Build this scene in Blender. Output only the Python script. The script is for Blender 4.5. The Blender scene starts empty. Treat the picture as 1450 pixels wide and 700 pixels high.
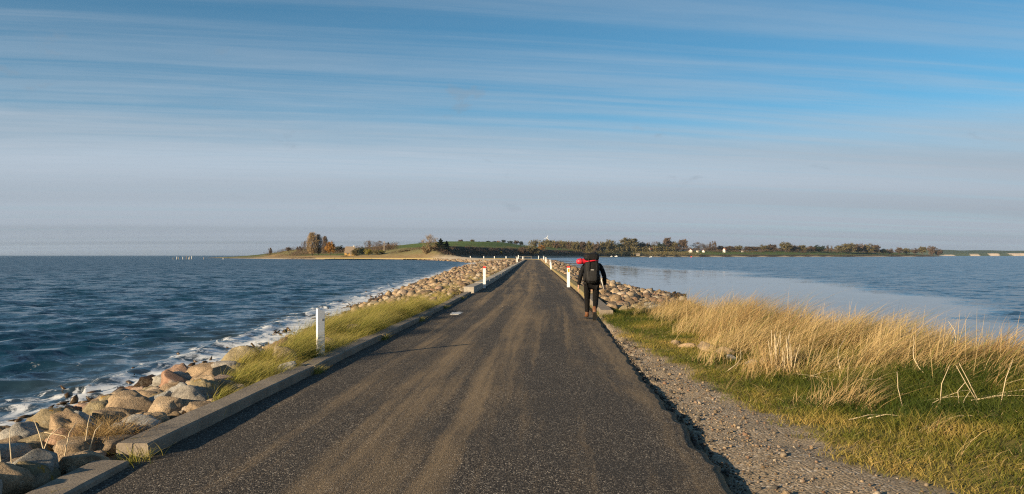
import bpy, bmesh, math, random
import numpy as np
from mathutils import Vector, Matrix, Euler

random.seed(7)
RNG = np.random.default_rng(7)
SC = bpy.context.scene
COL = SC.collection
F = 1128.0                      # focal length in pixels of a 1450 px wide picture
WATER = -1.0

# ------------------------------------------------------------------ camera
cd = bpy.data.cameras.new('camera')
cam = bpy.data.objects.new('camera', cd)
COL.objects.link(cam)
cam.location = (0, 0, 1.70)
cam.rotation_euler = (math.radians(90), 0, 0)
cd.sensor_width = 36.0
cd.lens = 36.0 * F / 1450.0
cd.shift_y = 12.0 / 1450.0
cd.clip_start = 0.05
cd.clip_end = 60000
SC.camera = cam

# ------------------------------------------------------------------ sky, sun, exposure
SUN_EL = math.radians(14.5)
SUN_AZ = math.radians(-131.0)      # clockwise from +Y
sun_dir = Vector((math.sin(SUN_AZ) * math.cos(SUN_EL), math.cos(SUN_AZ) * math.cos(SUN_EL), math.sin(SUN_EL)))
sd = bpy.data.lights.new('sun', 'SUN')
sd.energy = 5.0
sd.angle = math.radians(0.55)
sd.color = (1.0, 0.79, 0.52)
sun = bpy.data.objects.new('sun', sd)
COL.objects.link(sun)
sun.rotation_euler = sun_dir.to_track_quat('Z', 'Y').to_euler()
sun.location = (-30, -30, 30)

SC.view_settings.view_transform = 'Standard'
SC.view_settings.look = 'None'
SC.view_settings.exposure = 0.97
SC.view_settings.gamma = 1.0
SC.view_settings.use_curve_mapping = False
SC.cycles.use_denoising = False
SC.cycles.filter_width = 1.2


class N:
    """small node-graph helper"""
    def __init__(self, nt):
        self.nt = nt

    def add(self, typ, ins=None, **props):
        n = self.nt.nodes.new(typ)
        for k, v in props.items():
            setattr(n, k, v)
        if ins:
            for k, v in ins.items():
                self.put(n.inputs[k], v)
        return n

    def put(self, sock, v):
        if isinstance(v, bpy.types.NodeSocket):
            self.nt.links.new(v, sock)
        elif isinstance(v, bpy.types.Node):
            self.nt.links.new(v.outputs[0], sock)
        else:
            if sock.type == 'RGBA' and hasattr(v, '__len__') and len(v) == 3:
                v = (*v, 1.0)
            sock.default_value = v

    def math(self, op, a, b=0.0, c=0.0, clamp=False):
        n = self.add('ShaderNodeMath', operation=op, use_clamp=clamp)
        self.put(n.inputs[0], a); self.put(n.inputs[1], b); self.put(n.inputs[2], c)
        return n.outputs[0]

    def vmath(self, op, a, b=(0, 0, 0)):
        n = self.add('ShaderNodeVectorMath', operation=op)
        self.put(n.inputs[0], a)
        if op == 'SCALE':
            self.put(n.inputs['Scale'], b)
        else:
            self.put(n.inputs[1], b)
        return n.outputs[0]

    def mix(self, fac, a, b, blend='MIX'):
        n = self.add('ShaderNodeMix', data_type='RGBA', blend_type=blend)
        self.put(n.inputs[0], fac); self.put(n.inputs[6], a); self.put(n.inputs[7], b)
        return n.outputs[2]

    def ramp(self, fac, stops, interp='LINEAR'):
        n = self.add('ShaderNodeValToRGB')
        n.color_ramp.interpolation = interp
        el = n.color_ramp.elements
        while len(el) < len(stops):
            el.new(0.5)
        for e, (p, c) in zip(el, stops):
            e.position = p
            e.color = (*c, 1) if hasattr(c, '__len__') else (c, c, c, 1)
        self.put(n.inputs[0], fac)
        return n.outputs[0]

    def smooth(self, x, lo, hi):
        n = self.add('ShaderNodeMapRange', interpolation_type='SMOOTHSTEP')
        self.put(n.inputs[0], x); n.inputs[1].default_value = lo; n.inputs[2].default_value = hi
        return n.outputs[0]

    def noise(self, vec, scale, detail=4, rough=0.55, dist=0.0):
        n = self.add('ShaderNodeTexNoise')
        self.put(n.inputs['Vector'], vec)
        n.inputs['Scale'].default_value = scale
        n.inputs['Detail'].default_value = detail
        n.inputs['Roughness'].default_value = rough
        n.inputs['Distortion'].default_value = dist
        return n

    def mapping(self, vec, scale=(1, 1, 1), rot=(0, 0, 0), loc=(0, 0, 0)):
        n = self.add('ShaderNodeMapping')
        self.put(n.inputs['Vector'], vec)
        n.inputs['Location'].default_value = loc
        n.inputs['Rotation'].default_value = rot
        n.inputs['Scale'].default_value = scale
        return n.outputs[0]


world = bpy.data.worlds.new('World')
SC.world = world
world.use_nodes = True
g = N(world.node_tree)
world.node_tree.nodes.clear()
sky = g.add('ShaderNodeTexSky', sky_type='NISHITA')
sky.sun_disc = False
sky.sun_elevation = SUN_EL
sky.sun_rotation = SUN_AZ
sky.altitude = 0
sky.air_density = 0.75
sky.dust_density = 0.0
sky.ozone_density = 5.0
SKY_STRENGTH = 0.068
tc = g.add('ShaderNodeTexCoord').outputs['Generated']
sep = g.add('ShaderNodeSeparateXYZ', {0: tc})
zz = g.math('MAXIMUM', sep.outputs[2], 0.0)
den = g.math('ADD', zz, 0.035)
px_ = g.math('DIVIDE', sep.outputs[0], den)
py_ = g.math('DIVIDE', sep.outputs[1], den)
plane = g.add('ShaderNodeCombineXYZ', {0: px_, 1: py_, 2: 0.0}).outputs[0]
# long thin veils of cirrus, streets of cloud lying almost square to the road
rotp = g.mapping(plane, (1, 1, 1), (0, 0, -0.21))
warp = g.noise(g.mapping(rotp, (0.10, 0.25, 1), (0, 0, 0), (4.2, 9.1, 0)), 1.0, 3, 0.5)
rotw = g.vmath('ADD', rotp, g.vmath('MULTIPLY', g.vmath('SUBTRACT', warp.outputs['Color'], (0.5, 0.5, 0.5)), (0.0, 1.1, 0.0)))
st1 = g.noise(g.mapping(rotw, (0.035, 0.85, 1), (0, 0, 0), (2.4, 0.15, 0)), 1.0, 2, 0.5)
stf = g.noise(g.mapping(rotw, (0.12, 2.6, 1), (0, 0, 0), (0.7, 4.4, 0)), 1.0, 5, 0.6)
st2 = g.noise(g.mapping(rotp, (0.16, 0.30, 1), (0, 0, 0), (3.1, 7.7, 0)), 1.0, 8, 0.62, 0.6)
st3 = g.noise(g.mapping(rotw, (1.1, 5.0, 1), (0, 0, 0), (1.1, 2.7, 0)), 1.0, 6, 0.65, 0.4)
bands = g.math('ADD', g.math('MULTIPLY', g.smooth(st1.outputs[0], 0.42, 0.58), 0.130), g.math('MULTIPLY', g.smooth(stf.outputs[0], 0.42, 0.64), 0.085))
tau = g.math('ADD', bands, g.math('MULTIPLY', g.smooth(st2.outputs[0], 0.36, 0.70), 0.055))
tau = g.math('MULTIPLY', tau, g.math('ADD', 0.45, g.math('MULTIPLY', st3.outputs[0], 1.1)))
tau = g.math('MULTIPLY', tau, g.math('SUBTRACT', 1.0, g.math('MULTIPLY', g.smooth(zz, 0.22, 0.42), 0.40)))
tau = g.math('ADD', tau, 0.028)
od = g.math('DIVIDE', tau, g.math('ADD', zz, 0.03))
zn = g.math('ADD', zz, g.math('MULTIPLY', g.math('SUBTRACT', st1.outputs[0], 0.5), 0.07))
od = g.math('ADD', od, g.math('MULTIPLY', 2.0, g.math('SUBTRACT', 1.0, g.smooth(zn, 0.075, 0.165))))
alpha = g.math('SUBTRACT', 1.0, g.math('POWER', 2.71828, g.math('MULTIPLY', od, -1.0)))
# a few small grey scud clouds
scn = g.noise(g.mapping(tc, (11, 11, 24), (0, 0, 0), (0.35, 2.1, 0.8)), 1.0, 5, 0.6, 0.2)
scud = g.math('MULTIPLY', g.smooth(scn.outputs[0], 0.62, 0.72), g.math('MULTIPLY', g.math('MULTIPLY', g.smooth(zz, 0.03, 0.08), g.math('SUBTRACT', 1.0, g.smooth(zz, 0.22, 0.32))), 0.30))
skc = g.vmath('SCALE', sky.outputs[0], SKY_STRENGTH)
tint = g.vmath('MULTIPLY', skc, (0.60, 1.14, 0.96))
cloud = g.mix(g.smooth(zz, 0.0, 0.17), (0.216, 0.244, 0.282), (0.290, 0.340, 0.395))
low = g.noise(g.mapping(rotw, (0.012, 0.20, 1), (0, 0, 0), (1.4, 0.9, 0)), 1.0, 2, 0.5)
cloud = g.vmath('SCALE', cloud, g.math('ADD', 0.72, g.math('ADD', g.math('MULTIPLY', g.smooth(low.outputs[0], 0.35, 0.65), 0.24), g.math('ADD', 0.07, g.math('MULTIPLY', g.math('MULTIPLY', g.math('SUBTRACT', st3.outputs[0], 0.5), 0.16), g.smooth(zz, 0.04, 0.14))))))
c1 = g.mix(alpha, tint, cloud)
c2 = g.mix(scud, c1, (0.150, 0.180, 0.215))
bg = g.add('ShaderNodeBackground', {'Color': c2, 'Strength': 0.90})
wo = g.add('ShaderNodeOutputWorld', {'Surface': bg.outputs[0]})


# ------------------------------------------------------------------ helpers
def fast_mesh(name, V, Fa, smooth=False, attrs=None, colors=None):
    """Fa: list of (m,k) int arrays"""
    if not isinstance(Fa, (list, tuple)):
        Fa = [Fa]
    me = bpy.data.meshes.new(name)
    V = np.asarray(V, dtype=np.float32)
    me.vertices.add(len(V))
    me.vertices.foreach_set('co', V.ravel())
    loops = np.concatenate([f.ravel() for f in Fa]).astype(np.int32)
    tot = np.concatenate([np.full(len(f), f.shape[1]) for f in Fa]).astype(np.int32)
    start = np.concatenate([[0], np.cumsum(tot)[:-1]]).astype(np.int32)
    me.loops.add(len(loops))
    me.loops.foreach_set('vertex_index', loops)
    me.polygons.add(len(tot))
    me.polygons.foreach_set('loop_start', start)
    me.polygons.foreach_set('loop_total', tot)
    if smooth:
        me.polygons.foreach_set('use_smooth', np.ones(len(tot), dtype=bool))
    for k, a in (attrs or {}).items():
        at = me.attributes.new(k, 'FLOAT', 'POINT')
        at.data.foreach_set('value', np.asarray(a, dtype=np.float32))
    for k, a in (colors or {}).items():
        at = me.attributes.new(k, 'FLOAT_COLOR', 'POINT')
        a = np.asarray(a, dtype=np.float32)
        if a.shape[1] == 3:
            a = np.concatenate([a, np.ones((len(a), 1), np.float32)], 1)
        at.data.foreach_set('color', a.ravel())
    me.update(calc_edges=True)
    return me


def link(name, me, mat=None, parent=None, kind=None, label=None, cat=None, group=None, loc=None, rot=None, scale=None):
    o = bpy.data.objects.new(name, me)
    COL.objects.link(o)
    if mat is not None and me is not None:
        if len(me.materials) == 0:
            me.materials.append(mat)
        elif me.materials[0] != mat:
            o.material_slots[0].link = 'OBJECT'
            o.material_slots[0].material = mat
    if parent is not None:
        o.parent = parent
    if loc is not None:
        o.location = loc
    if rot is not None:
        o.rotation_euler = rot
    if scale is not None:
        o.scale = scale
    for k, v in (('kind', kind), ('label', label), ('category', cat), ('group', group)):
        if v:
            o[k] = v
    return o


def thing(name, label, cat, loc=(0, 0, 0), rotz=0.0, group=None, scale=None):
    return link(name, None, loc=loc, rot=(0, 0, rotz), label=label, cat=cat, group=group, scale=scale)


def bm_mesh(name, bm, smooth=False):
    me = bpy.data.meshes.new(name)
    bm.normal_update()
    bm.to_mesh(me)
    bm.free()
    if smooth:
        me.polygons.foreach_set('use_smooth', np.ones(len(me.polygons), dtype=bool))
    return me


def box_bm(x0, x1, y0, y1, z0, z1, bev=0.0, bm=None, seg=1):
    own = bmesh.new()
    bmesh.ops.create_cube(own, size=1.0, matrix=Matrix.Translation(((x0 + x1) / 2, (y0 + y1) / 2, (z0 + z1) / 2)) @ Matrix.Diagonal((x1 - x0, y1 - y0, z1 - z0, 1)))
    if bev:
        bmesh.ops.bevel(own, geom=own.edges[:], offset=bev, segments=seg, affect='EDGES', profile=0.6)
    if bm is None:
        return own
    tmp = bpy.data.meshes.new('tmp'); own.to_mesh(tmp); own.free(); bm.from_mesh(tmp); bpy.data.meshes.remove(tmp)
    return bm


def tube(path, radii, sides=6, bm=None, cap=True):
    if bm is None:
        bm = bmesh.new()
    pts = [Vector(p) for p in path]
    rings = []
    for i, p in enumerate(pts):
        d = (pts[min(i + 1, len(pts) - 1)] - pts[max(i - 1, 0)]).normalized()
        a = d.orthogonal().normalized() if i == 0 else (rings_a - d * rings_a.dot(d)).normalized()
        rings_a = a
        b = d.cross(a)
        r = radii[i] if hasattr(radii, '__len__') else radii
        rings.append([bm.verts.new(p + (a * math.cos(t) + b * math.sin(t)) * r) for t in [2 * math.pi * k / sides for k in range(sides)]])
    for A, B in zip(rings, rings[1:]):
        for k in range(sides):
            bm.faces.new((A[k], A[(k + 1) % sides], B[(k + 1) % sides], B[k]))
    if cap:
        bm.faces.new(rings[0][::-1]); bm.faces.new(rings[-1])
    return bm


def _hash(ix, iy, iz, seed):
    h = (ix.astype(np.int64) * 374761393 + iy.astype(np.int64) * 668265263 + iz.astype(np.int64) * 2147483647 + seed * 1274126177) & 0xFFFFFFFF
    h = ((h ^ (h >> 13)) * 1274126177) & 0xFFFFFFFF
    h = h ^ (h >> 16)
    return (h & 0xFFFFFF) / float(0xFFFFFF)


def vnoise(x, y, z=None, seed=0):
    x = np.asarray(x, dtype=float); y = np.asarray(y, dtype=float)
    z = np.zeros_like(x) if z is None else np.asarray(z, dtype=float)
    ix, iy, iz = np.floor(x), np.floor(y), np.floor(z)
    fx, fy, fz = x - ix, y - iy, z - iz
    fx, fy, fz = [f * f * (3 - 2 * f) for f in (fx, fy, fz)]
    out = 0
    for dx in (0, 1):
        for dy in (0, 1):
            for dz in (0, 1):
                w = (fx if dx else 1 - fx) * (fy if dy else 1 - fy) * (fz if dz else 1 - fz)
                out = out + w * _hash(ix + dx, iy + dy, iz + dz, seed)
    return out


def fbm(x, y, z=None, seed=0, octv=4):
    s, a, t = 0, 0.5, 0
    x = np.asarray(x, dtype=float); y = np.asarray(y, dtype=float)
    for o in range(octv):
        s = s + a * vnoise(x * 2 ** o, y * 2 ** o, None if z is None else z * 2 ** o, seed + o * 17)
        t += a
        a *= 0.5
    return s / t


def sstep(lo, hi, x):
    t = np.clip((np.asarray(x, dtype=float) - lo) / (hi - lo), 0, 1)
    return t * t * (3 - 2 * t)


def interp(tab):
    a = np.array(tab, dtype=float)
    return lambda y: np.interp(y, a[:, 0], a[:, 1])


ONES = ['', 'first', 'second', 'third', 'fourth', 'fifth', 'sixth', 'seventh', 'eighth', 'ninth', 'tenth', 'eleventh', 'twelfth', 'thirteenth', 'fourteenth', 'fifteenth', 'sixteenth', 'seventeenth', 'eighteenth', 'nineteenth']
TENS = ['', '', 'twenty', 'thirty', 'forty', 'fifty', 'sixty', 'seventy', 'eighty', 'ninety']
TENTH = ['', '', 'twentieth', 'thirtieth', 'fortieth', 'fiftieth', 'sixtieth', 'seventieth', 'eightieth', 'ninetieth']


def ordinal(n):
    if n < 20:
        return ONES[n]
    if n < 100:
        return TENTH[n // 10] if n % 10 == 0 else TENS[n // 10] + '-' + ONES[n % 10]
    return 'hundred and ' + ordinal(n - 100) if n > 100 else 'hundredth'


# ------------------------------------------------------------------ plan of the place
XL = interp([(-12, -3.95), (6.7, -3.06), (11.55, -2.83), (16, -2.61), (20.6, -2.38), (25.6, -2.17), (31, -1.96), (35.5, -1.80), (41, -1.58), (53, -1.17), (65, -.85), (91, -.22), (181, 2.05), (290, 4.9), (320, 5.7)])
XR = interp([(-12, 0.9), (5.85, 1.63), (11.76, 1.85), (21.8, 2.35), (35.5, 2.96), (91, 4.55), (165, 6.7), (255, 9.3), (290, 10.3), (320, 11.1)])
XWL = interp([(-12, -7.9), (6, -7.25), (12, -7.0), (15.8, -6.7), (21.3, -6.55), (32.7, -7.2), (44.8, -7.9), (80, -8.9), (132, -9.6), (220, -11), (277, -13), (300, -15), (320, -17)])
XWR = interp([(-12, 14), (8, 12.6), (14, 10.3), (18, 9.3), (24, 8.7), (30, 8.7), (40, 9.2), (47, 9.6), (51, 10.2), (54, 10.5), (58, 9.4), (63, 8.6), (80, 9.6), (132, 11.4), (220, 14.5), (300, 17), (338, 18)])


def ground_z(x, y):
    x = np.asarray(x, dtype=float); y = np.asarray(y, dtype=float)
    u = XL(y) - x            # distance left of the kerb line
    v = x - XR(y)            # distance right of the asphalt edge
    tl = XL(y) - XWL(y)
    zl = np.where(u < 0.4, -0.03, -0.03 - 0.97 * (np.maximum((u - 0.4), 0) / (tl - 0.4)) ** 1.35)
    zl = zl + 0.10 * sstep(0.3, 1.0, u) * sstep(2.6, 1.4, u) * sstep(9, 12, y) * sstep(27, 24, y)
    tr = XWR(y) - XR(y)
    dune = 0.20 * sstep(1.6, 4.2, v) * sstep(5, 11, y) + 0.10 * sstep(2.5, 6, v)
    znear = np.interp(y, [9.5, 14.0], [-0.085, -0.005]) + 0.02 * sstep(0, .5, v) + dune
    znear = znear + (-1.15 - znear) * sstep(tr - 4.8, tr + 0.4, v)
    zfar = np.where(v < 0.4, -0.03, -0.03 - 0.97 * np.maximum(v - 0.4, 0) / np.maximum(tr - 0.4, 1))
    k = sstep(22.0, 30.0, y - 0.25 * v)
    zr = znear * (1 - k) + zfar * k
    z = np.where(u > 0, zl, np.where(v > 0, zr, -0.16))
    n = (fbm(x * 2.1, y * 2.1, seed=3) - 0.5) * 0.07 * np.where((u > 0.3) | (v > 0.12), 1, 0)
    n = n + (fbm(x * 9, y * 9, seed=5, octv=2) - 0.5) * 0.022 * np.where((u > 0.3) | (v > 0.02), 1, 0)
    return np.maximum(z + n, -2.2)


# ------------------------------------------------------------------ materials
def new_mat(name):
    m = bpy.data.materials.new(name)
    m.use_nodes = True
    nt = m.node_tree
    h = N(nt)
    return m, h, nt.nodes['Principled BSDF'], nt.nodes['Material Output']


def simple(name, col, rough=0.7, var=0.15, scale=20, bump=0.0, metal=0.0, spec=0.5):
    m, h, b, o = new_mat(name)
    tcn = h.add('ShaderNodeTexCoord').outputs['Object']
    n = h.noise(tcn, scale, 5)
    c = h.mix(n.outputs[0], [v * (1 - var) for v in col], [min(1, v * (1 + var)) for v in col])
    h.put(b.inputs['Base Color'], c)
    b.inputs['Roughness'].default_value = rough
    b.inputs['Metallic'].default_value = metal
    b.inputs['Specular IOR Level'].default_value = spec
    if bump:
        h.put(b.inputs['Normal'], h.add('ShaderNodeBump', {'Height': n.outputs[0], 'Strength': bump, 'Distance': 0.02}))
    return m


def m_water(name, sea):
    m, h, b, o = new_mat(name)
    pos = h.add('ShaderNodeNewGeometry').outputs['Position']
    nrm = h.add('ShaderNodeNewGeometry').outputs['Normal']
    lod = h.add('ShaderNodeAttribute', attribute_name='lod').outputs['Fac']
    ruf = h.add('ShaderNodeAttribute', attribute_name='ruffle').outputs['Fac']
    ang = math.radians(-25)
    def slope(scale, sx, k, detail=3):
        n = h.noise(h.mapping(pos, (sx, 1, 1), (0, 0, ang)), scale, detail, 0.6)
        return h.vmath('SCALE', h.vmath('SUBTRACT', n.outputs['Color'], (0.5, 0.5, 0.5)), k)
    fine = slope(11.0 if sea else 7.0, 0.7, 0.42 if sea else 0.40, 4)
    mid = slope(3.2, 0.65, 1.25)
    far = slope(0.70, 0.7, 1.5, 3)
    gust = h.noise(h.mapping(pos, (0.4, 1, 1), (0, 0, ang)), 0.035, 3)
    gk = h.math('ADD', 0.65, h.math('MULTIPLY', gust.outputs[0], 0.7))
    s = h.vmath('ADD', fine, h.vmath('SCALE', mid, h.math('ADD', 0.42, h.math('MULTIPLY', lod, 0.58))))
    s = h.vmath('ADD', s, h.vmath('SCALE', far, lod))
    s = h.vmath('ADD', s, h.vmath('SCALE', (0.03, -0.10, 0.0), lod))
    s = h.vmath('SCALE', s, h.math('MULTIPLY', ruf, gk))
    s = h.vmath('MULTIPLY', s, (1, 1, 0))
    nn = h.vmath('NORMALIZE', h.vmath('ADD', nrm, s))
    h.put(b.inputs['Normal'], nn)
    b.inputs['IOR'].default_value = 1.333
    rough = h.math('ADD', 0.05, h.math('MULTIPLY', h.math('MULTIPLY', lod, ruf), 0.22))
    h.put(b.inputs['Roughness'], rough)
    if sea:
        shore = h.add('ShaderNodeAttribute', attribute_name='shore').outputs['Fac']
        deep = h.mix(h.smooth(shore, 0.0, 6.0), (0.030, 0.036, 0.030), (0.007, 0.036, 0.068))
        f1 = h.noise(h.mapping(pos, (1, 0.45, 1), (0, 0, 0.1)), 2.4, 8, 0.68, 0.9)
        f2 = h.noise(pos, 20, 4, 0.7, 0.5)
        w = h.noise(pos, 0.35, 2)
        band = h.math('ADD', h.math('SUBTRACT', 1.0, h.smooth(shore, 0.9, 3.6)), h.math('MULTIPLY', h.math('SUBTRACT', w.outputs[0], 0.5), 0.9))
        crest = h.add('ShaderNodeAttribute', attribute_name='crest').outputs['Fac']
        t = h.math('ADD', h.math('ADD', h.math('MULTIPLY', band, 0.30), f1.outputs[0]), h.math('MULTIPLY', f2.outputs[0], 0.22))
        foam = h.math('MAXIMUM', h.smooth(t, 0.765, 0.88), h.math('MULTIPLY', crest, h.smooth(h.math('ADD', f1.outputs[0], h.math('MULTIPLY', f2.outputs[0], 0.5)), 0.80, 0.95)))
        foam = h.math('MULTIPLY', foam, h.add('ShaderNodeAttribute', attribute_name='foamzone').outputs['Fac'])
        h.put(b.inputs['Base Color'], h.mix(foam, deep, (0.72, 0.74, 0.75)))
        h.put(b.inputs['Roughness'], h.math('ADD', rough, h.math('MULTIPLY', foam, 0.4)))
    else:
        b.inputs['Base Color'].default_value = (0.012, 0.040, 0.075, 1)
    return m


def m_asphalt():
    m, h, b, o = new_mat('asphalt')
    pos = h.add('ShaderNodeNewGeometry').outputs['Position']
    edge = h.add('ShaderNodeAttribute', attribute_name='across').outputs['Fac']
    alo = h.add('ShaderNodeAttribute', attribute_name='along').outputs['Fac']
    vec = h.add('ShaderNodeCombineXYZ', {0: h.math('MULTIPLY', edge, 4.9), 1: alo, 2: 0.0}).outputs[0]
    vor = h.add('ShaderNodeTexVoronoi', {'Vector': pos, 'Scale': 105.0})
    chip = h.add('ShaderNodeSeparateColor', {0: vor.outputs['Color']})
    base = h.ramp(chip.outputs[0], [(0.0, (0.022, 0.019, 0.017)), (0.55, (0.054, 0.047, 0.041)), (0.84, (0.120, 0.103, 0.085)), (0.945, (0.26, 0.22, 0.175)), (1.0, (0.50, 0.44, 0.36))])
    big = h.noise(pos, 0.9, 4)
    base = h.mix(h.smooth(big.outputs[0], 0.35, 0.7), base, h.mix(0.5, base, (0.055, 0.050, 0.045)))
    # drifted sand, in streaks along the wheel tracks
    d1 = h.noise(h.mapping(vec, (3.2, 0.075, 1)), 1.0, 6, 0.62, 0.5)
    d2 = h.noise(h.mapping(vec, (1.2, 0.20, 1), (0, 0, 0.1)), 1.0, 5, 0.6, 0.8)
    d3 = h.noise(pos, 30, 3, 0.7)
    prof = h.ramp(edge, [(0.0, 0.2), (0.10, 0.15), (0.20, 0.52), (0.29, 0.18), (0.38, 0.66), (0.46, 0.42), (0.55, 0.74), (0.66, 0.30), (0.74, 0.10), (0.84, 0.22), (0.92, 0.50), (1.0, 0.95)])
    def cen(n_, k):
        return h.math('MULTIPLY', h.math('SUBTRACT', n_.outputs[0], 0.5), k)
    t = h.math('ADD', h.math('MULTIPLY', prof, 0.75), cen(d1, 2.0))
    t = h.math('ADD', t, cen(d2, 1.1))
    t = h.math('ADD', t, cen(d3, 0.9))
    t = h.math('ADD', t, h.math('MULTIPLY', h.smooth(alo, 4, 60), 0.10))
    sand = h.math('MULTIPLY', h.smooth(t, 0.12, 0.95), 0.72)
    colr = h.mix(sand, base, (0.30, 0.215, 0.125))
    # damp darker wheel track
    h.put(b.inputs['Base Color'], colr)
    b.inputs['Roughness'].default_value = 0.9
    b.inputs['Specular IOR Level'].default_value = 0.12
    hh = h.math('ADD', h.math('MULTIPLY', vor.outputs['Distance'], -1.0), h.math('MULTIPLY', d3.outputs[0], 0.4))
    h.put(b.inputs['Normal'], h.add('ShaderNodeBump', {'Height': hh, 'Strength': 0.55, 'Distance': 0.006}))
    return m


def m_ground():
    m, h, b, o = new_mat('ground')
    pos = h.add('ShaderNodeNewGeometry').outputs['Position']
    colr = h.add('ShaderNodeAttribute', attribute_name='tint').outputs['Color']
    stony = h.add('ShaderNodeAttribute', attribute_name='stony').outputs['Fac']
    n1 = h.noise(pos, 22, 6, 0.7)
    n2 = h.noise(pos, 3.0, 5, 0.6)
    vor = h.add('ShaderNodeTexVoronoi', {'Vector': pos, 'Scale': 42.0})
    ch = h.add('ShaderNodeSeparateColor', {0: vor.outputs['Color']})
    c = h.mix(1.0, colr, h.ramp(n1.outputs[0], [(0.2, 0.45), (0.5, 1.0), (0.8, 1.35)]), 'MULTIPLY')
    c = h.mix(1.0, c, h.ramp(n2.outputs[0], [(0.25, 0.72), (0.75, 1.2)]), 'MULTIPLY')
    st = h.ramp(ch.outputs[0], [(0, (0.12, 0.095, 0.068)), (0.6, (0.25, 0.20, 0.145)), (0.9, (0.40, 0.34, 0.27)), (1.0, (0.62, 0.57, 0.50))])
    c = h.mix(h.math('MULTIPLY', stony, h.smooth(n2.outputs[0], 0.30, 0.62)), c, st)
    h.put(b.inputs['Base Color'], c)
    b.inputs['Roughness'].default_value = 0.95
    b.inputs['Specular IOR Level'].default_value = 0.1
    hh = h.math('ADD', n1.outputs[0], h.math('MULTIPLY', h.math('MULTIPLY', vor.outputs['Distance'], -1.6), stony))
    h.put(b.inputs['Normal'], h.add('ShaderNodeBump', {'Height': hh, 'Strength': 0.55, 'Distance': 0.015}))
    return m


def m_concrete(name, col, lichen=0.0, dark=0.5):
    m, h, b, o = new_mat(name)
    pos = h.add('ShaderNodeNewGeometry').outputs['Position']
    n1 = h.noise(pos, 3.0, 6, 0.65)
    n2 = h.noise(pos, 45, 4, 0.7)
    n3 = h.noise(pos, 7.0, 5, 0.6, 0.6)
    c = h.mix(h.smooth(n1.outputs[0], 0.3, 0.7), [v * (1 - dark * .6) for v in col], col)
    c = h.mix(1.0, c, h.ramp(n2.outputs[0], [(0.25, 0.6), (0.5, 1.0), (0.75, 1.2)]), 'MULTIPLY')
    if lichen:
        c = h.mix(h.math('MULTIPLY', h.smooth(n3.outputs[0], 0.66 - 0.3 * lichen, 0.76 - 0.2 * lichen), 0.75), c, (0.26, 0.19, 0.035))
    h.put(b.inputs['Base Color'], c)
    b.inputs['Roughness'].default_value = 0.9
    b.inputs['Specular IOR Level'].default_value = 0.15
    h.put(b.inputs['Normal'], h.add('ShaderNodeBump', {'Height': h.math('ADD', n2.outputs[0], n1.outputs[0]), 'Strength': 0.5, 'Distance': 0.012}))
    return m


def m_rock(name, cols, lichen=0.25, speckle=0.5, wet=False):
    m, h, b, o = new_mat(name)
    oc = h.add('ShaderNodeTexCoord').outputs['Object']
    pos = h.add('ShaderNodeNewGeometry').outputs['Position']
    rnd = h.add('ShaderNodeObjectInfo').outputs['Random']
    n1 = h.noise(pos, 5.0, 6, 0.62)
    n2 = h.noise(pos, 60, 4, 0.75)
    n3 = h.noise(h.vmath('ADD', pos, h.add('ShaderNodeCombineXYZ', {0: h.math('MULTIPLY', rnd, 50.0), 1: 0.0, 2: 0.0}).outputs[0]), 9.0, 4, 0.6)
    rr = h.add('ShaderNodeAttribute', attribute_name='rnd').outputs['Fac']
    pick = h.math('FRACT', h.math('ADD', h.math('MULTIPLY', rnd, 7.31), h.math('MULTIPLY', rr, 3.17)))
    c = h.ramp(pick, [(i / max(1, len(cols) - 1), c_) for i, c_ in enumerate(cols)])
    c = h.mix(1.0, c, h.ramp(n1.outputs[0], [(0.28, 0.38), (0.5, 0.92), (0.75, 1.3)]), 'MULTIPLY')
    c = h.mix(1.0, c, h.ramp(n2.outputs[0], [(0.28, 1 - speckle), (0.5, 1.0), (0.72, 1 + speckle * .6)]), 'MULTIPLY')
    if lichen:
        sh = h.math('MULTIPLY', h.math('FRACT', h.math('MULTIPLY', rnd, 13.7)), 0.10)
        t = h.math('ADD', n3.outputs[0], sh)
        c = h.mix(h.math('MULTIPLY', h.smooth(t, 0.80 - lichen * .4, 0.86 - lichen * .4), 0.8), c, (0.36, 0.20, 0.02))
        c = h.mix(h.math('MULTIPLY', h.smooth(h.math('SUBTRACT', 1.0, t), 0.58, 0.68), 0.5), c, (0.42, 0.39, 0.32))
    # wet tide mark close to the water
    zpos = h.add('ShaderNodeSeparateXYZ', {0: pos}).outputs[2]
    wetm = h.math('SUBTRACT', 1.0, h.smooth(h.math('ADD', zpos, h.math('MULTIPLY', h.math('SUBTRACT', n1.outputs[0], 0.5), 0.4)), -0.92, -0.66))
    c = h.mix(h.math('MULTIPLY', wetm, 0.8), c, h.mix(1.0, c, (0.28, 0.22, 0.17), 'MULTIPLY'))
    h.put(b.inputs['Base Color'], c)
    b.inputs['Specular IOR Level'].default_value = 0.25
    h.put(b.inputs['Roughness'], h.math('SUBTRACT', 0.88, h.math('MULTIPLY', wetm, 0.5)) if not wet else 0.35)
    h.put(b.inputs['Normal'], h.add('ShaderNodeBump', {'Height': h.math('ADD', n1.outputs[0], h.math('MULTIPLY', n2.outputs[0], 0.5)), 'Strength': 0.9, 'Distance': 0.05}))
    return m


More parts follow.
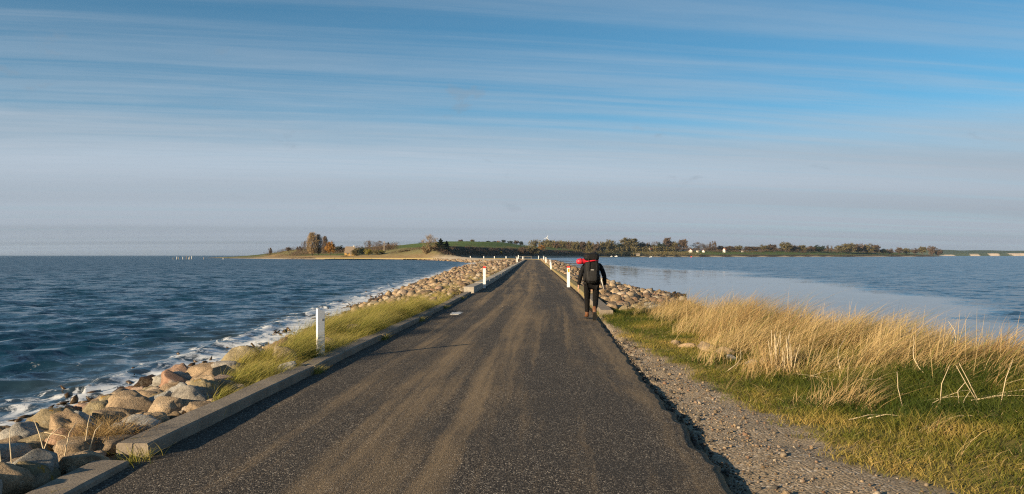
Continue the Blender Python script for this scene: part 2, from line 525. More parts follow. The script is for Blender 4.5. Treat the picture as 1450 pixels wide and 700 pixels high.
def m_blade(name, stops, transl=0.35, tipdry=None):
    m, h, b, o = new_mat(name)
    rnd = h.add('ShaderNodeAttribute', attribute_name='rnd').outputs['Fac']
    t = h.add('ShaderNodeAttribute', attribute_name='t').outputs['Fac']
    c = h.ramp(rnd, stops)
    if tipdry:
        c = h.mix(h.smooth(t, 0.45, 1.0), c, tipdry)
    h.put(b.inputs['Base Color'], c)
    b.inputs['Roughness'].default_value = 0.6
    b.inputs['Specular IOR Level'].default_value = 0.25
    tr = h.add('ShaderNodeBsdfTranslucent', {'Color': c})
    mx = h.add('ShaderNodeMixShader', {0: transl, 1: b.outputs[0], 2: tr.outputs[0]})
    h.put(o.inputs['Surface'], mx.outputs[0])
    return m


def m_foliage(name, a, c_, transl=0.15):
    m, h, b, o = new_mat(name)
    rnd = h.add('ShaderNodeObjectInfo').outputs['Random']
    v = h.add('ShaderNodeAttribute', attribute_name='rnd').outputs['Fac']
    f = h.math('ADD', h.math('MULTIPLY', rnd, 0.4), h.math('MULTIPLY', v, 0.6))
    c = h.mix(f, a, c_)
    h.put(b.inputs['Base Color'], c)
    b.inputs['Roughness'].default_value = 0.85
    b.inputs['Specular IOR Level'].default_value = 0.15
    tr = h.add('ShaderNodeBsdfTranslucent', {'Color': c})
    mx = h.add('ShaderNodeMixShader', {0: transl, 1: b.outputs[0], 2: tr.outputs[0]})
    h.put(o.inputs['Surface'], mx.outputs[0])
    return m


def m_land():
    m, h, b, o = new_mat('island_land')
    pos = h.add('ShaderNodeNewGeometry').outputs['Position']
    c = h.add('ShaderNodeAttribute', attribute_name='tint').outputs['Color']
    n = h.noise(pos, 0.35, 6, 0.65)
    c = h.mix(1.0, c, h.ramp(n.outputs[0], [(0.25, 0.65), (0.75, 1.3)]), 'MULTIPLY')
    h.put(b.inputs['Base Color'], c)
    b.inputs['Roughness'].default_value = 0.95
    b.inputs['Specular IOR Level'].default_value = 0.1
    return m


M = {}
M['sea'] = m_water('sea_water', True)
M['lagoon'] = m_water('lagoon_water', False)
M['asphalt'] = m_asphalt()
M['ground'] = m_ground()
M['kerb'] = m_concrete('weathered_concrete', (0.28, 0.235, 0.185), 0.10)
M['block'] = m_concrete('grey_concrete', (0.42, 0.38, 0.32), 0.0)
M['kerb_lichen'] = m_concrete('lichen_concrete', (0.30, 0.255, 0.16), 0.85)
TAN = [(0.33, 0.235, 0.145), (0.40, 0.30, 0.195), (0.25, 0.185, 0.12), (0.38, 0.31, 0.23)]
M['rock_tan'] = m_rock('tan_granite', TAN, 0.06)
M['rock_grey'] = m_rock('grey_granite', [(0.34, 0.32, 0.28), (0.42, 0.40, 0.36), (0.30, 0.27, 0.23)], 0.06)
M['rock_pink'] = m_rock('pink_granite', [(0.38, 0.25, 0.17), (0.33, 0.19, 0.125), (0.38, 0.28, 0.21)], 0.04)
M['rock_lichen'] = m_rock('lichen_granite', [(0.26, 0.21, 0.13), (0.30, 0.25, 0.15)], 0.42)
M['rock_weed'] = m_rock('weed_covered_rock', [(0.045, 0.028, 0.014), (0.06, 0.035, 0.016)], 0.0, 0.7, wet=True)
M['rock_mix'] = m_rock('mixed_stones', [(0.30, 0.205, 0.115), (0.38, 0.29, 0.19), (0.20, 0.14, 0.085), (0.44, 0.37, 0.28), (0.28, 0.17, 0.11), (0.14, 0.105, 0.07), (0.34, 0.24, 0.14)], 0.06)
M['weed'] = simple('bladder_wrack', (0.06, 0.035, 0.012), 0.4, 0.5, 30)
M['dry'] = m_blade('dry_grass', [(0, (0.27, 0.165, 0.065)), (0.3, (0.46, 0.315, 0.135)), (0.7, (0.58, 0.44, 0.22)), (0.88, (0.38, 0.27, 0.12)), (1, (0.17, 0.19, 0.035))], 0.35)
M['green'] = m_blade('green_grass', [(0, (0.05, 0.075, 0.010)), (0.3, (0.11, 0.125, 0.017)), (0.6, (0.24, 0.205, 0.042)), (1, (0.44, 0.31, 0.095))], 0.35)
M['kerbgrass'] = m_blade('verge_grass', [(0, (0.09, 0.12, 0.015)), (0.4, (0.19, 0.21, 0.03)), (0.75, (0.33, 0.29, 0.06)), (1, (0.48, 0.36, 0.13))], 0.35, (0.42, 0.34, 0.11))
M['stalk'] = simple('dead_stalk', (0.52, 0.42, 0.27), 0.8, 0.3, 25)
M['white'] = simple('white_plastic', (0.74, 0.74, 0.72), 0.55, 0.08, 9)
M['red'] = simple('red_reflector', (0.62, 0.05, 0.04), 0.4, 0.1, 20)
M['amber'] = simple('amber_reflector', (0.75, 0.36, 0.02), 0.3, 0.1, 20)
M['greyplate'] = simple('grey_plate', (0.18, 0.18, 0.19), 0.5, 0.1, 20)
M['paint'] = simple('worn_road_paint', (0.55, 0.55, 0.54), 0.7, 0.15, 12)
M['land'] = m_land()
M['f_willow'] = m_foliage('bare_willow', (0.18, 0.125, 0.065), (0.32, 0.235, 0.13))
M['f_olive'] = m_foliage('thin_olive_leaves', (0.085, 0.075, 0.035), (0.19, 0.155, 0.07))
M['f_brown'] = m_foliage('bare_brown_twigs', (0.075, 0.052, 0.036), (0.155, 0.11, 0.075))
M['f_orange'] = m_foliage('autumn_orange_leaves', (0.20, 0.095, 0.022), (0.36, 0.19, 0.045))
M['f_dark'] = m_foliage('dark_evergreen', (0.016, 0.026, 0.018), (0.035, 0.05, 0.028))
M['f_yellow'] = m_foliage('yellow_green_leaves', (0.12, 0.12, 0.02), (0.26, 0.22, 0.045))
M['bark'] = simple('bark', (0.085, 0.065, 0.05), 0.9, 0.3, 6)
M['thatch'] = simple('thatch', (0.26, 0.20, 0.14), 0.95, 0.25, 3)
M['yellow_wall'] = simple('ochre_plaster', (0.52, 0.32, 0.10), 0.9, 0.1, 2)
M['white_wall'] = simple('whitewash', (0.62, 0.59, 0.54), 0.9, 0.06, 2)
M['red_roof'] = simple('red_tiles', (0.42, 0.12, 0.06), 0.85, 0.2, 3)
M['glass'] = simple('dark_window_glass', (0.03, 0.035, 0.04), 0.15, 0.1, 3)
M['tan_wall'] = simple('beige_boards', (0.55, 0.44, 0.30), 0.9, 0.1, 2)
M['wood'] = simple('grey_wood', (0.30, 0.25, 0.19), 0.9, 0.25, 9)
M['steel'] = simple('pale_steel', (0.62, 0.63, 0.65), 0.5, 0.05, 3)
M['skin'] = simple('skin', (0.46, 0.27, 0.19), 0.6, 0.08, 12)
M['jacket'] = simple('black_jacket', (0.006, 0.0065, 0.008), 0.75, 0.35, 16, 0.5, spec=0.15)
M['trousers'] = simple('black_trousers', (0.006, 0.0055, 0.006), 0.85, 0.3, 14, 0.5, spec=0.15)
M['boot'] = simple('brown_leather', (0.13, 0.052, 0.02), 0.6, 0.35, 18, 0.3)
M['sole'] = simple('black_rubber', (0.012, 0.012, 0.012), 0.8, 0.2, 18)
M['pack'] = simple('charcoal_nylon', (0.010, 0.010, 0.011), 0.65, 0.4, 22, 0.4, spec=0.15)
M['packlight'] = simple('grey_nylon', (0.022, 0.022, 0.023), 0.65, 0.3, 22, 0.3, spec=0.15)
M['redcloth'] = simple('red_nylon', (0.50, 0.010, 0.028), 0.5, 0.15, 14, 0.4)
M['pale'] = simple('pale_trim', (0.62, 0.60, 0.56), 0.5, 0.1, 20)
M['hair'] = simple('dark_hair', (0.010, 0.008, 0.007), 0.6, 0.3, 40)

# ------------------------------------------------------------------ sea and lagoon
NW = 110
wl = np.exp(RNG.uniform(np.log(0.20), np.log(4.0), NW))
wth = math.radians(-66) + RNG.normal(0, 0.60, NW)
wk = 2 * np.pi / wl
wamp = 0.026 * np.clip((1.25 / wl) ** 0.75, .38, 1.5) / wk * 2.15
wph = RNG.uniform(0, 2 * np.pi, NW)


def ring_mesh(r_list, az_list):
    R_, A_ = np.meshgrid(r_list, az_list, indexing='ij')
    X = R_ * np.sin(A_); Y = R_ * np.cos(A_)
    nr, na = R_.shape
    idx = np.arange(nr * na).reshape(nr, na)
    q = np.stack([idx[:-1, :-1], idx[1:, :-1], idx[1:, 1:], idx[:-1, 1:]], -1).reshape(-1, 4)
    return X.ravel(), Y.ravel(), R_.ravel(), q


rl = [3.0]
while rl[-1] < 420:
    rl.append(rl[-1] * 1.0085)
while rl[-1] < 30000:
    rl.append(rl[-1] * 1.07)
D = math.radians
az = np.concatenate([np.arange(-180, -40, 2.0), np.arange(-40, 2.0001, 0.09)])
X, Y, R_, q = ring_mesh(np.array(rl), np.radians(az))
off = XWL(np.clip(Y, -12, 320)) - X          # distance off the stony shore
near_shore = np.where(Y < 320, off, 60.0)
ampf = 0.30 + 0.70 * sstep(0.0, 7.0, near_shore)
ampf *= 0.8 + 0.4 * fbm(X * 0.06, Y * 0.06, seed=41)
Z = np.zeros_like(X); DX = np.zeros_like(X); DY = np.zeros_like(X)
sp = np.maximum(R_ * 0.0085, 0.02)
lodv = np.zeros_like(X)
for i in range(NW):
    att = np.clip(wl[i] / sp / 3.0 - 0.6, 0, 1)
    kx, ky = wk[i] * math.sin(wth[i] + math.pi / 2 + 0.0), wk[i] * math.cos(wth[i] + math.pi / 2)
    kx, ky = wk[i] * 0.5 * 0 + wk[i] * math.cos(wth[i]), wk[i] * math.sin(wth[i])
    ph = kx * X + ky * Y + wph[i]
    s_, c_ = np.sin(ph), np.cos(ph)
    a = wamp[i] * att * ampf
    Z += a * s_
    DX += a * c_ * kx / wk[i] * 1.15; DY += a * c_ * ky / wk[i] * 1.15
    lodv += (1 - att) / NW
crest = sstep(0.26, 0.34, Z) * sstep(1.5, 6, near_shore)
# low breaker running along the stones
br = np.exp(-((near_shore - 1.7 - 0.7 * fbm(X * .3, Y * .3, seed=9)) / 0.32) ** 2) * 0.09 * (vnoise(X * 0 + 3, Y * 0.22, seed=12) > 0.35)
Z += np.where((Y > 0) & (Y < 320), br, 0)
V = np.stack([X + DX, Y + DY, WATER + Z], 1)
me = fast_mesh('sea', V, q, True, {'lod': lodv, 'ruffle': np.clip(0.45 + 0.55 * sstep(0, 6, near_shore), 0, 1), 'shore': near_shore, 'crest': crest, 'foamzone': ((Y > -5) & (Y < 318)).astype(float) * sstep(12, 6, near_shore) + crest})
link('sea', me, M['sea'], kind='structure')

rl2 = [3.0]
while rl2[-1] < 900:
    rl2.append(rl2[-1] * 1.02)
while rl2[-1] < 30000:
    rl2.append(rl2[-1] * 1.08)
az2 = np.concatenate([np.arange(2.0, 42, 0.25), np.arange(42, 181, 2.0)])
az2[-1] = 180
X, Y, R_, q = ring_mesh(np.array(rl2), np.radians(az2))
# sheltered, mirror-calm lee along the causeway; ruffled farther out
edge_y = interp([(-20, 20), (18, 32), (23.4, 39), (26.8, 52), (30, 86), (27, 150), (26, 215), (20, 420), (200, 420)])
lee = np.array([(60, -40), (18, 34), (22, 39), (26.5, 53), (31, 75), (32, 95), (30, 140), (27, 215), (26, 300), (24, 420)], dtype=float)
xe = np.interp(Y, lee[::1, 1], lee[:, 0])
wob = (fbm(X * 0.02, Y * 0.05, seed=21) - 0.5)
t_ = (X - xe) / (1.5 + 0.035 * R_) + 3 * wob
ruf = 0.030 + 0.80 * sstep(-0.4, 0.9, t_)
me = fast_mesh('lagoon', np.stack([X, Y, np.full_like(X, WATER)], 1), q, True, {'lod': np.full_like(X, 0.75), 'ruffle': ruf})
link('lagoon', me, M['lagoon'], kind='structure')

# ------------------------------------------------------------------ causeway ground
ys = [-10.0]
while ys[-1] < 300:
    ys.append(ys[-1] + max(0.12, 0.014 * abs(ys[-1])) if ys[-1] > 2 else ys[-1] + 0.4)
ys = np.array(ys)
ul = np.concatenate([np.linspace(1, 0.42, 28) ** 1.25 * 17, np.linspace(5.4, 0.0, 46)])
vr = np.concatenate([np.linspace(0.0, 7.5, 76), np.linspace(7.7, 24, 42)])
rows = []
for y in ys:
    rows.append(np.concatenate([XL(y) - ul, [(XL(y) * .7 + XR(y) * .3), (XL(y) * .3 + XR(y) * .7)], XR(y) + vr]))
GX = np.array(rows); GY = np.repeat(ys[:, None], GX.shape[1], 1)
GZ = ground_z(GX, GY)
nr, nc = GX.shape
idx = np.arange(nr * nc).reshape(nr, nc)
q = np.stack([idx[:-1, :-1], idx[:-1, 1:], idx[1:, 1:], idx[1:, :-1]], -1).reshape(-1, 4)


def turf_mask(x, y):
    """1 where short grass grows on the right-hand verge"""
    v = x - XR(y)
    e = np.interp(y, [3, 5.85, 9, 11.76, 15, 20, 24], [1.65, 1.4, 1.05, 0.72, 0.38, 0.15, 0.12])
    w = (fbm(x * 1.3, y * 1.3, seed=61) - 0.5) * 0.9 + (fbm(x * 5, y * 5, seed=62) - 0.5) * 0.5
    return sstep(-0.18, 0.22, v - e + w * np.interp(y, [5, 14, 24], [1, .6, .25])) * (y < 27)


def tall_mask(x, y):
    v = x - XR(y)
    tuss = sstep(.64, .70, fbm(x * 1.5 + 11, y * 1.5, seed=73)) * sstep(.7, 1.2, v) * (y > 6.8) * (y < 24) * .8
    w = (fbm(x * 0.9, y * 0.9, seed=71) - 0.5) * 1.5
    a = sstep(-0.35, 0.35, v - np.interp(y, [8, 11.4, 15, 18, 21, 23, 26], [2.3, 2.0, 1.8, 1.5, 1.25, 1.15, 1.4]) + w * 1.1)
    b = sstep(-0.8, 0.5, y - (11.1 - 0.33 * (x - 3.8)) + w * 1.5)
    c = sstep(0.2, 1.4, XWR(y) - x)
    d = 1 - sstep(22, 26.5, y - 0.35 * v)
    holes = .35 + .65 * sstep(.34, .44, fbm(x * 1.1 + 31, y * 1.1, seed=74))
    return np.maximum(a * b * d * holes, tuss) * c


vv = GX - XR(GY)
uu = XL(GY) - GX
tm = turf_mask(GX, GY)
n1 = fbm(GX * 1.7, GY * 1.7, seed=81)[..., None]
dirt = np.array([0.34, 0.265, 0.18]) * (0.75 + 0.5 * n1)
turf = np.array([0.115, 0.105, 0.026]) * (1 - n1) * 1.3 + np.array([0.28, 0.195, 0.065]) * n1
soil = np.array([0.12, 0.09, 0.055]) + 0 * n1
lush = (sstep(3.0, 4.2, GX) * sstep(11.8, 10.4, GY) * sstep(6.3, 8.6, GY))[..., None]
turf = turf * (1 - 0.75 * lush) + np.array([0.045, 0.075, 0.012]) * 0.75 * lush
cr = dirt * (1 - tm[..., None]) + turf * tm[..., None]
farR = sstep(23, 28, GY)[..., None]
cr = cr * (1 - farR) + np.array([0.20, 0.15, 0.10]) * farR
col = np.where((uu > 0)[..., None], soil, cr)
beach = (sstep(120, 200, GY) * sstep(1.5, 4, uu))[..., None]
col = col * (1 - beach) + np.array([0.34, 0.27, 0.19]) * beach
stony = np.where(uu > 0, 0.5, (1 - tm) * 0.7)
me = fast_mesh('ground', np.stack([GX, GY, GZ], -1).reshape(-1, 3), q, True, {'stony': stony.ravel()}, {'tint': col.reshape(-1, 3)})
link('ground', me, M['ground'], kind='structure')

# ------------------------------------------------------------------ road (asphalt sheet on the causeway)
yr = [-10.0]
while yr[-1] < 288:
    yr.append(yr[-1] + max(0.10, 0.02 * abs(yr[-1])))
yr = np.array(yr)
Lp = np.stack([XL(yr) - 0.02, yr], 1)
xr_ = XR(yr) + 0.0
rag = ((fbm(yr * 1.1, yr * 0 + 1.3, seed=91) - 0.5) * 0.045 + (fbm(yr * 4.5, yr * 0 + 2.1, seed=92) - 0.5) * 0.10 + (vnoise(yr * 9.0, yr * 0 + .5, seed=93) - .5) * .075) * (yr < 23.5)
Rp = np.stack([xr_ + rag, yr], 1)
bend = [(7.6, 288), (8.2, 310), (8.0, 335), (4.5, 362), (-4, 392), (-18, 422), (-36, 452), (-60, 482), (-92, 512), (-130, 536)]
bp = np.array(bend, dtype=float)
tt = np.linspace(0, len(bp) - 1, 70)
bx = np.interp(tt, np.arange(len(bp)), bp[:, 0]); by = np.interp(tt, np.arange(len(bp)), bp[:, 1])
for _ in range(12):
    bx[1:-1] = (bx[:-2] + bx[1:-1] * 2 + bx[2:]) / 4; by[1:-1] = (by[:-2] + by[1:-1] * 2 + by[2:]) / 4
dxy = np.stack([np.gradient(bx), np.gradient(by)], 1); dxy /= np.linalg.norm(dxy, axis=1)[:, None]
nl = np.stack([-dxy[:, 1], dxy[:, 0]], 1)
bc = np.stack([bx, by], 1)
Lp = np.concatenate([Lp, (bc + nl * 2.72)[1:]]); Rp = np.concatenate([Rp, (bc - nl * 2.72)[1:]])
NCOL = 26
tcol = np.concatenate([np.linspace(0, 0.985, NCOL - 1), [1.0]])
P = Lp[:, None, :] * (1 - tcol)[None, :, None] + Rp[:, None, :] * tcol[None, :, None]
zr = 0.035 * (1 - (2 * tcol - 1) ** 2)[None, :] + (fbm(P[..., 0] * 1.5, P[..., 1] * 1.5, seed=95) - 0.5) * 0.02
zr[:, -1] -= 0.012
Vr = np.concatenate([P, zr[..., None]], 2)
sk = Vr[:, -1:, :].copy(); sk[..., 2] = -0.17; sk[..., 0] -= 0.02
Vr = np.concatenate([Vr, sk], 1)
nr, nc = Vr.shape[:2]
idx = np.arange(nr * nc).reshape(nr, nc)
q = np.stack([idx[:-1, :-1], idx[:-1, 1:], idx[1:, 1:], idx[1:, :-1]], -1).reshape(-1, 4)
along = np.concatenate([[0], np.cumsum(np.linalg.norm(np.diff((Lp + Rp) / 2, axis=0), axis=1))]) - 10
across = np.repeat(np.concatenate([tcol, [1.0]])[None, :], nr, 0)
me = fast_mesh('road', Vr.reshape(-1, 3), q, False, {'across': across.ravel(), 'along': np.repeat(along[:, None], nc, 1).ravel()})
link('road', me, M['asphalt'], kind='structure')

# worn white paint on the asphalt
bm = bmesh.new()
pc = Vector((-1.62, 23.2, 0.0))
pts = [(a_ * .55, b_ * .8) for a_, b_ in [(-0.28, -0.35), (0.18, -0.40), (0.30, -0.15), (0.16, 0.02), (0.34, 0.22), (0.10, 0.42), (-0.12, 0.20), (-0.30, 0.28), (-0.20, -0.05)]]
top = [bm.verts.new((pc.x + a, pc.y + b * 1.5, 0.029)) for a, b in pts]
bot = [bm.verts.new((v.co.x, v.co.y, 0.006)) for v in top]
bm.faces.new(top)
for i in range(len(pts)):
    j = (i + 1) % len(pts)
    bm.faces.new((top[i], bot[i], bot[j], top[j]))
link('paint_patch', bm_mesh('paint_patch', bm), M['paint'], label='worn white paint patch on the dark asphalt near the left kerb', cat='paint mark')


# ------------------------------------------------------------------ kerbs and concrete blocks
def beam(name, p0, p1, width, z0, z1, mat, side, bev=0.02, seed=0, taper=0.0, **kw):
    """a concrete beam whose road-side face runs p0 -> p1; side=-1 body lies to the left"""
    p0 = Vector(p0); p1 = Vector(p1)
    L = (p1 - p0).length
    r = random.Random(seed)
    bm = bmesh.new()
    nseg = max(2, int(L / 0.6)) if L < 8 else 4
    x0, x1 = (-width, 0) if side < 0 else (0, width)
    prof = [(x0, z0), (x0, z1 - bev), (x0 + bev, z1), (x1 - bev, z1), (x1, z1 - bev), (x1, z0)]
    rings = []
    for i in range(nseg + 1):
        y = L * i / nseg
        e = bev * 0.6 if i in (0, nseg) else 0
        ring = []
        for k, (x, z) in enumerate(prof):
            jx = r.uniform(-1, 1) * 0.006; jz = r.uniform(-1, 1) * 0.005 if z > z0 else 0
            ring.append(bm.verts.new((x + jx, y, z + jz - (e if z > z0 + .01 else 0) * 0.5)))
        rings.append(ring)
    for A, B in zip(rings, rings[1:]):
        for k in range(len(prof) - 1):
            bm.faces.new((A[k], A[k + 1], B[k + 1], B[k]))
        bm.faces.new((A[-1], A[0], B[0], B[-1]))
    for rg in (rings[0], rings[-1]):
        cv = bm.verts.new(sum((v.co for v in rg), Vector()) / len(rg))
        for k in range(len(rg)):
            bm.faces.new((rg[k], rg[(k + 1) % len(rg)], cv))
    bmesh.ops.recalc_face_normals(bm, faces=bm.faces[:])
    ang = math.atan2(-(p1.x - p0.x), p1.y - p0.y)
    return link(name, bm_mesh(name, bm), mat, loc=(p0.x, p0.y, 0), rot=(0, 0, ang), **kw)


beam('kerb_beam', (-3.10, 2.2), (-3.08, 6.42), 0.30, -0.30, 0.055, M['kerb'], -1, 0.02, 1,
     label='low worn concrete slab in the bottom left corner, nearest kerb piece', cat='kerb', group='concrete kerb beams on the left')
cuts = [6.72, 11.5, 16.1, 20.6, 25.6, 31.0, 35.4]
for i in range(len(cuts) - 1):
    a, b_ = cuts[i] + (0.03 if i else 0), cuts[i + 1] - 0.03
    sh = random.uniform(-0.02, 0.02)
    beam('kerb_beam', (XL(a) + 0.0 + sh, a), (XL(b_) + sh, b_), 0.28 if i < 2 else 0.26, -0.30, 0.118 - 0.004 * i, M['kerb'], -1, 0.018, 10 + i,
         label=('%s raised weathered concrete kerb beam beyond the low slab, left side' % ordinal(i + 1)), cat='kerb', group='concrete kerb beams on the left')
# tall blocks
y = 36.0; i = 0
while y < 284:
    Lb = 5.3 if y < 120 else 7.2
    a, b_ = y, min(y + Lb, 289)
    i += 1
    beam('concrete_block', (XL(a) + 0.06, a), (XL(b_) + 0.06, b_), 0.46, -0.25, 0.30 + random.uniform(-.015, .015), M['block'], -1, 0.02, 40 + i,
         label='%s tall grey concrete block counting from the near end, left roadside' % ordinal(i), cat='concrete block', group='tall concrete blocks on the left')
    y = b_ + 0.30
# right-hand kerb
y = 22.6; i = 0
while y < 284:
    Lb = 4.6 if y < 80 else 7.0
    a, b_ = y, min(y + Lb, 289)
    i += 1
    beam('kerb_beam', (XR(a) + 0.12, a), (XR(b_) + 0.12, b_), 0.36, -0.3, 0.16 if y < 30 else 0.15, M['kerb_lichen'] if i > 2 else M['kerb'], 1, 0.02, 140 + i,
         label='%s lichen-yellowed kerb beam on the right, counting from the hiker' % ordinal(i), cat='kerb', group='concrete kerb beams on the right')
    y = b_ + 0.06
# kerbs round the bend
for sgn, nm in ((1, 'inner'), (-1, 'outer')):
    ln = bc + nl * (2.72 * sgn)
    k = 0; cnt = 0
    while k + 3 < len(ln):
        cnt += 1
        a, b_ = ln[k], ln[k + 3]
        beam('kerb_beam', tuple(a), tuple(a + (b_ - a) * 0.985), 0.4, -0.4, 0.20, M['kerb_lichen'], -1 if sgn > 0 else 1, 0.02, 300 + cnt,
             label='%s kerb beam on the %s side of the far left bend' % (ordinal(cnt), nm), cat='kerb', group='kerb beams round the far bend')
        k += 3


# ------------------------------------------------------------------ marker posts
def post_mesh(h, w, d, slant=0.05):
    bm = bmesh.new()
    # rounded-front profile: flat face to the road user, narrow edge to the side
    prof = [(-w / 2, -d / 2), (w / 2, -d / 2), (w / 2, d * 0.2), (w * 0.22, d / 2), (-w * 0.22, d / 2), (-w / 2, d * 0.2)]
    lo = [bm.verts.new((x, y, -0.35)) for x, y in prof]
    hi = [bm.verts.new((x, y, h - slant * (x + w / 2) / w)) for x, y in prof]
    bm.faces.new(lo[::-1]); bm.faces.new(hi)
    for k in range(len(prof)):
        j = (k + 1) % len(prof)
        bm.faces.new((lo[k], lo[j], hi[j], hi[k]))
    bmesh.ops.recalc_face_normals(bm, faces=bm.faces[:])
    bmesh.ops.bevel(bm, geom=[e for e in bm.edges if e.calc_length() > 0.3], offset=0.006, segments=1, affect='EDGES')
    return bm_mesh('post_body', bm)


def plate_mesh(x0, x1, y0, y1, z0, z1):
    return bm_mesh('plate', box_bm(x0, x1, y0, y1, z0, z1, 0.004))


def marker(loc, h, w, d, rotz, label, style, tilt=(0, 0), group='white roadside marker posts'):
    t = thing('marker_post', label, 'marker post', loc, rotz, group)
    t.rotation_euler = (tilt[0], tilt[1], rotz)
    link('post_body', post_mesh(h, w, d), M['white'], t)
    if style == 'near':
        link('plate', plate_mesh(0.012, 0.040, -d / 2 - 0.006, -d / 2 + 0.004, h - 0.20, h - 0.165), M['greyplate'], t)
    elif style == 'redcap':
        link('red_cap', plate_mesh(-w / 2 - .006, w / 2 + .006, -d / 2 - .006, d / 2 + .006, h - 0.07, h + 0.035), M['red'], t)
    elif style == 'amber':
        link('red_cap', plate_mesh(-w / 2 - .006, w / 2 + .006, -d / 2 - .006, d / 2 + .006, h - 0.06, h + 0.03), M['red'], t)
        link('reflector', plate_mesh(-w * .28, w * .28, -d / 2 - 0.012, -d / 2 + 0.004, h - 0.29, h - 0.10), M['amber'], t)
    elif style == 'plain':
        link('reflector', plate_mesh(-w * .28, w * .28, -d / 2 - 0.012, -d / 2 + 0.004, h - 0.26, h - 0.10), M['greyplate'], t)
    return t


marker((-3.12, 12.95, -0.02), 0.86, 0.125, 0.085, math.radians(36), 'plain white marker post with slanted top in the grass beside the left kerb', 'near')
marker((-1.44, 41.55, 0), 1.10, 0.14, 0.11, 0.05, 'white post with a red cap at the gap between the first concrete blocks', 'redcap')
marker((2.02 - .9, 176, 0), 1.35, 0.24, 0.15, 0, 'white post half way down the left edge, next after the red-capped one', 'plain')
marker((4.0 - .6, 250, 0), 1.45, 0.30, 0.18, 0, 'farthest white post on the left edge just before the bend', 'plain')
marker((3.02, 42.6, 0), 1.10, 0.16, 0.11, 0.0, 'white post with amber reflector and red cap, left of the hiker', 'amber')
marker((4.86, 99, 0), 1.20, 0.19, 0.12, 0.04, 'leaning white post, second on the right edge beyond the hiker', 'plain', (0, math.radians(-5)))
marker((7.05, 165, 0), 1.35, 0.23, 0.14, 0.0, 'white post, third on the right edge beyond the hiker', 'plain', (0, math.radians(-2)))
marker((8.95, 225, 0), 1.55, 0.27, 0.16, 0.0, 'white post, fourth on the right edge beyond the hiker', 'plain')
marker((11.0, 330, 0), 1.60, 0.32, 0.2, 0.0, 'white post standing alone at the crest where the road ends from view', 'plain')
words = ['leftmost', 'second from left', 'third from left', 'fourth from left', 'fifth from left', 'sixth from left']
for i, (pxx, Yb) in enumerate([(629, 500), (640, 485), (666, 455), (685, 437), (700, 425), (716.5, 412)]):
    marker(((pxx - 725) * Yb / F, Yb, -0.02), 1.35, 0.42, 0.25, 0, 'tiny pale bollard on the far causeway bend, %s of its row' % words[i], 'none')
marker(((734 - 725) * 395 / F, 395, -0.02), 1.9, 0.4, 0.25, 0, 'far white post left of the rail at the bend', 'none')
# railing at the bend
rl_t = thing('guard_rail', 'low wooden rail on posts where the far road bends left', 'railing', (6.0, 398, 0))
link('rail', bm_mesh('rail', box_bm(-4.2, 3.8, -0.06, 0.06, 1.05, 1.16, 0.02)), M['wood'], rl_t)
for xx in (-4.0, 0.0, 3.6):
    link('rail_post', bm_mesh('rail_post', box_bm(xx - .07, xx + .07, 0.065, 0.2, -0.4, 1.3, 0.02)), M['wood'], rl_t)


# ------------------------------------------------------------------ boulders
def rock_mesh(name, sub, seed, lump=0.22, cuts=5):
    bm = bmesh.new()
    bmesh.ops.create_icosphere(bm, subdivisions=sub, radius=0.5)
    V = np.array([v.co[:] for v in bm.verts])
    r = np.random.default_rng(seed)
    sc = np.array([1.0, r.uniform(0.72, 0.95), r.uniform(0.58, 0.8)])
    d = V / np.linalg.norm(V, axis=1)[:, None]
    o = r.uniform(0, 50, 3)
    n = fbm(d[:, 0] * 1.5 + o[0], d[:, 1] * 1.5 + o[1], d[:, 2] * 1.5 + o[2], seed, 3) - 0.5
    n2 = fbm(d[:, 0] * 6 + o[1], d[:, 1] * 6 + o[2], d[:, 2] * 6 + o[0], seed + 5, 3) - 0.5
    rad = 0.5 * (1 + lump * 2.4 * n + 0.20 * n2)
    W = d * rad[:, None]
    for _ in range(cuts):            # broken facets
        nn = r.normal(size=3); nn /= np.linalg.norm(nn)
        h = r.uniform(0.30, 0.43)
        dd = W @ nn
        W = W - nn[None, :] * (np.maximum(dd - h, 0) * 0.95)[:, None]
    W = W * sc
    for v, c in zip(bm.verts, W):
        v.co = c
    return bm_mesh(name, bm, True)


ROCKS = [rock_mesh('boulder_%d' % i, 4, 100 + i, random.uniform(0.20, 0.40), random.randint(2, 5) if i % 3 else random.randint(8, 12)) for i in range(12)]
MIDR = []
for i in range(8):
    m_ = rock_mesh('stone_mid', 3, 150 + i, 0.3, 4)
    V_ = np.empty(len(m_.vertices) * 3); m_.vertices.foreach_get('co', V_)
    F_ = np.array([p.vertices[:] for p in m_.polygons]); MIDR.append((V_.reshape(-1, 3), F_))
LOW = []
for i in range(6):
    m_ = rock_mesh('stone_low', 2, 200 + i, 0.3, 5)
    V_ = np.empty(len(m_.vertices) * 3); m_.vertices.foreach_get('co', V_)
    F_ = np.array([p.vertices[:] for p in m_.polygons]); LOW.append((V_.reshape(-1, 3), F_))
TINY = []
for i in range(6):
    m_ = rock_mesh('stone_tiny', 1, 300 + i, 0.35, 4)
    V_ = np.empty(len(m_.vertices) * 3); m_.vertices.foreach_get('co', V_)
    F_ = np.array([p.vertices[:] for p in m_.polygons]); TINY.append((V_.reshape(-1, 3), F_))


def rotm(n, r, tilt=0.4):
    a = r.uniform(0, 2 * np.pi, n); b = r.normal(0, tilt, n); c = r.normal(0, tilt, n)
    out = np.zeros((n, 3, 3))
    for i in range(n):
        out[i] = np.array(Euler((b[i], c[i], a[i])).to_matrix())
    return out


